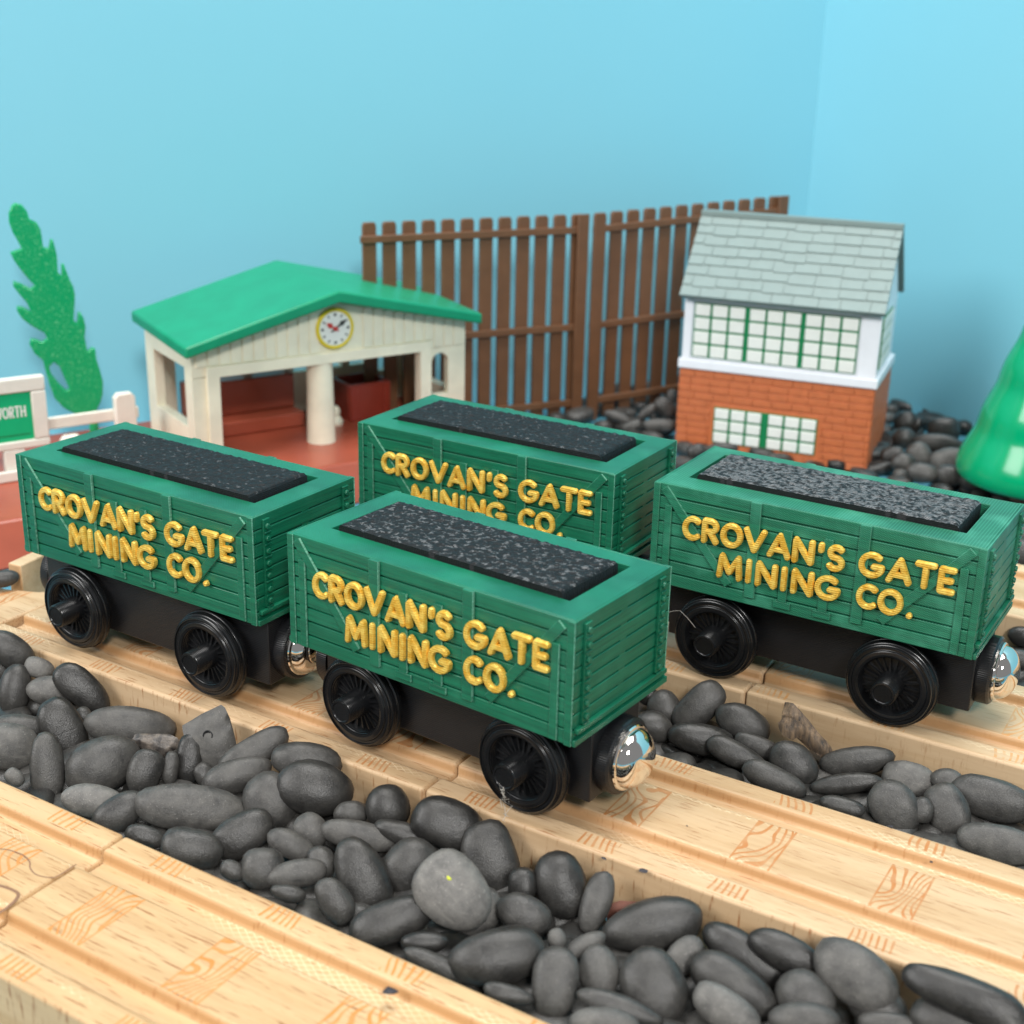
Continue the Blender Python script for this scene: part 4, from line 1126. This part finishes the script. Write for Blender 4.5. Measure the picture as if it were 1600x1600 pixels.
(-81.1,250.7,-5.0, 6.69,2.67,2.41, (0.775,0.590,0.114,0.198), 1.20, 'broad grey pebble between brown fence and brick cabin'),
(-89.0,243.5,-5.0, 4.00,2.00,1.80, (0.727,0.600,0.018,0.334), 1.00, 'grey pebble close behind the rear wagon rim'),
(-95.2,290.6,-5.0, 2.16,3.23,1.94, (0.769,0.598,0.112,0.194), 0.90, 'blurred dark stone behind the left edge of the brick cabin'),
(-55.9,229.2,-5.0, 3.47,2.52,2.27, (0.736,0.594,-0.002,0.324), 0.70, 'black pebble in front of the brick cabin left corner'),
(80.9,119.2,-5.0, 3.44,2.50,2.25, (0.837,0.542,0.049,0.057), 1.00, 'grey pebble right of the right wagon magnet behind the rear track'),
(78.3,133.4,-5.0, 3.24,2.59,2.33, (0.833,0.549,0.050,0.057), 0.50, 'black pebble at the foot of the farthest track, right edge'),
(64.9,194.3,-5.0, 3.76,4.14,3.39, (0.816,0.572,0.056,0.058), 1.00, 'blurred grey pebble behind the farthest track, right edge'),
(60.8,208.2,-5.0, 4.66,3.50,3.15, (0.805,0.579,0.007,0.130), 0.90, 'blurred dark pebble just behind the right wagon top corner'),
(-144.0,0.9,3.0, 2.27,4.55,2.05, (0.795,0.192,0.527,-0.232), 0.80, 'blurred dark pebble beside the wood block at the left edge'),
]
for i, (x, y, z, a, b, c, q, tone, label) in enumerate(PEBBLES):
    pebble(x, y, z, a, b, c, q, tone, label, i + 1)

# a dab of yellow-green paint on the pale oval
M['paint'] = plastic('yellow_green_paint', lin(196, 204, 60), 0.5, 0.1)
oval = next(o for o in bpy.data.objects if 'yellow green speck' in o.get('label', ''))
hit = max((v.co for v in oval.data.vertices if (v.co.xy - Vector((-1.2, 1.6)) * S).length < 0.9 * S), key=lambda c: c.z)
bm = bmesh.new(); bmesh.ops.create_icosphere(bm, subdivisions=2, radius=1)
for v in bm.verts: v.co = hit + Vector((v.co.x * (0.5 + 0.2 * v.co.y), v.co.y * 0.32, v.co.z * 0.09)) * S
me = bpy.data.meshes.new('paint_dab'); bm.to_mesh(me); bm.free(); me.materials.append(M['paint']); me.shade_smooth()
dab = bpy.data.objects.new('paint_dab', me); COL.objects.link(dab); dab.parent = oval

# lower layer glimpsed through the gaps
rng = random.Random(77)
KEEP_A = {28, 29, 34, 35, 40, 41, 42, 43, 45, 46, 50, 52, 55, 57, 60, 61, 62, 65, 68, 71, 75, 80, 82, 83, 84, 85, 87, 88, 90, 91, 93, 95, 96, 98, 100, 102, 105, 106, 107, 111, 113, 114, 115, 117, 118, 119, 120, 121, 122, 123, 124, 125, 126, 127, 128, 132, 133, 137, 138, 141, 142, 148, 154, 159}
KEEP_B = {19, 24, 27, 31, 32, 33, 34, 36, 37, 41, 42, 47, 51, 52, 53, 54, 56, 61, 62, 64, 66, 71, 72, 76, 77, 78, 79, 83, 86}
KEEP_C = {4, 5, 6, 7, 9, 18, 19, 20, 21, 32, 33, 34, 45, 46, 47, 59, 71, 72, 73, 74, 88, 102, 116, 117, 122, 123, 124, 125, 130, 131, 132, 133, 134, 136, 137, 138, 144, 145, 152, 158, 159, 172, 173, 186}
LEFT = bmesh.new()
def bed(n, spots, keep, label, group):
    k = 0
    for i, (x, y, z) in enumerate(spots):
        q = Quaternion((rng.uniform(-1, 1), rng.uniform(-1, 1), rng.uniform(-1, 1)), rng.uniform(0, 0.5)) @ Quaternion((0, 0, 1), rng.uniform(0, 6.28))
        dims = (rng.uniform(4.5, 7), rng.uniform(3.2, 4.6), rng.uniform(2.2, 2.9)); tone = rng.uniform(0.55, 1.1)
        k += 1
        if keep is None or i in keep: pebble(x, y, z, *dims, q, tone, label, 500 + n + k, group)
        else:        # the barely visible remainder goes into one mass
            me = blob(500 + n + k, *dims, 0.13, 2)
            me.transform(Matrix.Translation(Vector((x, y, z)) * S) @ q.to_matrix().to_4x4())
            LEFT.from_mesh(me); bpy.data.meshes.remove(me)
BED = []
for i in range(37):
    for yy in (-50, -43, -36, -29, -22.5):
        BED.append((-138 + i * 7.4 + rng.uniform(-2, 2), yy + rng.uniform(-1.5, 1.5), -10.3 + rng.uniform(-0.3, 0.9)))
bed(0, BED, KEEP_A, 'dark pebble deep in the bed between near and middle tracks, mostly covered', 'covered pebbles between the near and middle tracks')
BED = []
for i in range(20):
    for yy in (26, 32, 38, 44, 50):
        BED.append((-10 + i * 6.6 + rng.uniform(-2, 2), yy + 0.01 * i * 6 + rng.uniform(-1.2, 1.2), -10.0 + rng.uniform(-0.3, 0.9)))
bed(300, BED, KEEP_B, 'dark pebble deep in the bed between middle and rear tracks, mostly covered', 'covered pebbles between the middle and rear tracks')
BED = []
for i in range(16):
    for j in range(14):
        x = -120 + i * 13 + rng.uniform(-4, 4); y = 205 + j * 11 + rng.uniform(-4, 4)
        BED.append((x, y, -9.4 + rng.uniform(-0.3, 1.0)))
bed(500, BED, KEEP_C, 'out of focus pebble in the bed around the brick cabin and fence', 'blurred pebbles around the brick cabin')

BED = [(-100 + i * 8.5 + rng.uniform(-2, 2), yy + rng.uniform(-2, 2), -9.8 + rng.uniform(-0.3, 0.9)) for i in range(11) for yy in (26, 32, 38, 44, 49)]
BED += [(-15 + i * 8.5 + rng.uniform(-2, 2), 99 + 0.16 * i + j * 6.4 + rng.uniform(-1.5, 1.5), -9.6 + rng.uniform(-0.3, 1.0)) for i in range(21) for j in range(6)]
BED += [(10 + i * 9 + rng.uniform(-2, 2), 177 + j * 7 + rng.uniform(-2, 2), -9.6 + rng.uniform(-0.3, 1.0)) for i in range(12) for j in range(5)]
bed(900, BED, (), '', '')
lm = bpy.data.meshes.new('pebble_bed'); LEFT.to_mesh(lm); LEFT.free()
lm.materials.append(M['stone']); lm.shade_smooth()
lo = bpy.data.objects.new('pebble_bed', lm); COL.objects.link(lo); lo.color = tone_col(0.8)
tag(lo, 'bottom layer of dark pebbles filling the beds under the visible ones', 'pebbles', None, 'stuff')

# ------------------------------------------------------------------ odd stones and scraps
def hull(name, pts, mat, sub=2, wob=0.25, seed=0):
    bm = bmesh.new()
    for p in pts: bm.verts.new(p)
    bmesh.ops.convex_hull(bm, input=bm.verts)
    bmesh.ops.delete(bm, geom=[v for v in bm.verts if not v.link_faces], context='VERTS')
    bmesh.ops.triangulate(bm, faces=bm.faces)
    bmesh.ops.subdivide_edges(bm, edges=bm.edges, cuts=3, use_grid_fill=True, smooth=0.15)
    for v in bm.verts:
        v.co += Vector((noise.noise(v.co * 0.45 + Vector((seed, 0, 0))), noise.noise(v.co * 0.45 + Vector((0, seed, 0))), noise.noise(v.co * 0.45 + Vector((0, 0, seed))))) * wob
    bmesh.ops.scale(bm, vec=(S, S, S), verts=bm.verts)
    me = bpy.data.meshes.new(name); bm.to_mesh(me); bm.free()
    me.materials.append(mat); me.shade_smooth(); me.set_sharp_from_angle(angle=math.radians(48))
    o = bpy.data.objects.new(name, me); COL.objects.link(o)
    return o
VIEW = Matrix((RT, UP, -F)).transposed()
def facing(P, pts): return [Vector(P) + VIEW @ Vector(p) for p in pts]
# stone with a round hole: built with a dark socket ring
r = thing('holed_stone', 'angular grey stone with a small round pit, leaning on the middle track', 'stone', (-49.3, -24.0, -0.2))
hs = hull('stone_body', [VIEW @ Vector(p) for p in ((-5.2, 1.9, 0), (-4.6, -1.0, 1.2), (-1, 3.0, 0.6), (2.6, 6.1, -0.6), (3.5, 5.6, -0.4), (4.6, 2.0, 0.4), (6.2, -3.6, 0), (5.2, -6.5, 0.6), (-2, -6.6, 1.4), (-4, -3.2, -2.2), (2.6, 4.5, -2.5), (5.2, -4, -2.6), (0.5, 0, 1.7), (2.2, -3, 1.8))], M['stone'], seed=3)
hs.parent = r; hs.color = tone_col(1.25)
pit = MB()
mt = Matrix.Translation(VIEW @ Vector((0.3, 0.2, 1.52))) @ VIEW.to_4x4()
pit.lathe([(0, -0.3), (0.95, -0.3), (1.05, 0.12), (0.85, 0.16), (0.7, -0.08), (0, -0.15)], (0, 0, 0), 'Z', 18, mt)
pit.build('pit', M['black'], r)
o = hull('knobbed_stone', facing((-58.6, -29.4, -2.2), ((-5.4, 0.6, 0.4), (-4.6, 1.6, 0), (-2.0, 1.8, 0.8), (-0.6, 0.6, 1.6), (1.2, -0.8, 1.6), (1.3, -2.8, 1.0), (-0.6, -3.2, 1.0), (-1.2, -1.4, 1.2), (-5.2, -0.4, 0), (4.4, 1.2, 0), (4.8, -1.0, 0.4), (0, -4.2, 0), (-2.6, -3.6, -1.2), (4.5, 0, -2), (-3, 0, -2.4))), M['lump'], wob=0.8, seed=9)
tag(o, 'knobbly brown grey stone on top of the wide flat stone', 'stone')
o = hull('broken_stub', facing((53.4, 47.2, -0.6), ((-5.0, 6.3, 0), (-3.2, 6.4, 1.0), (-5.3, 3.6, 0.8), (-5.4, 1.6, 0), (-2.2, 4.5, 1.8), (-1.2, 1.6, 2.0), (5.0, -3.6, 0.8), (6.0, -5.0, 0), (4.6, -6.2, 0.3), (-2.4, -0.6, 0.6), (-4.4, 4.0, -2.0), (4.5, -4.4, -1.6), (1.2, 1.2, 0.2))), M['stub'], wob=0.7, seed=21)
lobe = hull('broken_stub', facing((53.4, 47.2, -0.6), ((-6.6, 2.6, 0.4), (-5.0, 3.6, 1.6), (-2.0, 3.0, 2.2), (-5.8, 0.4, 1.0), (-3.4, -0.8, 1.6), (-0.6, 0.4, 1.8), (-4.0, 1.2, -1.6), (-1.5, 2.2, -1.0))), M['stub'], wob=0.6, seed=22)
bm = bmesh.new(); bm.from_mesh(o.data); bm.from_mesh(lobe.data); bm.to_mesh(o.data); bm.free()
o.data.shade_smooth(); bpy.data.objects.remove(lobe)
tag(o, 'broken brown stick like stub leaning on the rear track', 'stub')
o = hull('red_chip', facing((45.2, -20.5, -7.0), ((-3, 1.2, 0), (2.6, 1.5, 0), (3.2, -0.6, 0.4), (-2.4, -1.6, 0.6), (0, -2.6, 0), (0, 0, -1.6), (0, 0.3, 1.2))), M['chip_red'], wob=0.5, seed=31)
tag(o, 'rough reddish chip showing above the big flat dark pebble', 'chip')
for i, (x, y, z, s_, lab) in enumerate([
    (29.2, -66.9, 0.0, 1.35, 'dark crumpled scrap on the near track at the bottom'),
    (39.7, -17.6, 0.05, 0.7, 'dark speck on the middle track lip right of the front wheel'),
    (47.2, -17.2, 0.05, 0.9, 'smudged black fleck on the middle track lip further right'),
    (79.0, 20.9, 0.05, 0.7, 'black fleck on the far lip of the middle track'),
    (89.0, 13.9, 0.05, 0.5, 'tiny black fleck by the far groove of the middle track'),
    (47.6, 0.1, 0.05, 0.3, 'pin prick dark dot on the middle track centre strip')]):
    o = hull('dark_scrap', [Vector((random.Random(i * 7 + k).uniform(-s_, s_), random.Random(i * 9 + k + 50).uniform(-s_ * .6, s_ * .6), random.Random(i * 5 + k + 99).uniform(0, s_ * .5))) for k in range(9)], M['scrap'], wob=0.12, seed=i)
    o.location = Vector((x, y, z)) * S
    tag(o, lab, 'scrap', 'dark scraps on the tracks')
def lint(pts, r_, lab):
    m = MB()
    for pl in pts: m.tube([Vector(q).to_3d() for q in pl], r_, 5)
    o = m.build('lint_strand', M['lint'])
    tag(o, lab, 'lint', 'lint strands on the wagons')
def wob(a, b, n, amp, seed):
    r_ = random.Random(seed); a, b = Vector(a), Vector(b)
    return [a.lerp(b, i / n) + Vector((r_.uniform(-amp, amp), r_.uniform(-amp, amp), r_.uniform(-amp, amp))) * (0 if i in (0, n) else 1) for i in range(n + 1)]
lint([wob((19.2, -19.0, 8.2), (19.6, -18.6, 1.0), 9, 0.7, 1), wob((19.2, -19.4, 8.0), (19.9, -18.2, 2.0), 8, 0.9, 2), wob((19.4, -19.2, 8.6), (18.9, -18.8, 4.0), 6, 0.8, 3), wob((18.7, -19.5, 9.3), (20.4, -18.8, 5.4), 7, 0.8, 8)], 0.05, 'fuzzy grey lint hanging from the front wagon right hub')
lint([[Vector((14.6, 52.0, 16.0)), Vector((14.9, 53.0, 17.4)), Vector((15.2, 54.0, 16.9)), Vector((15.0, 54.0, 15.4)), Vector((15.6, 54.5, 14.6)), Vector((17.4, 54.8, 15.6)), Vector((19.0, 55.0, 16.0)), Vector((21.0, 54.8, 14.8)), Vector((23.2, 54.4, 13.2))]], 0.035, 'thin pale hair stuck to the right wagon rear wheel')
# coloured flecks: moss-green smear on the track side, yellow speck on the pale oval
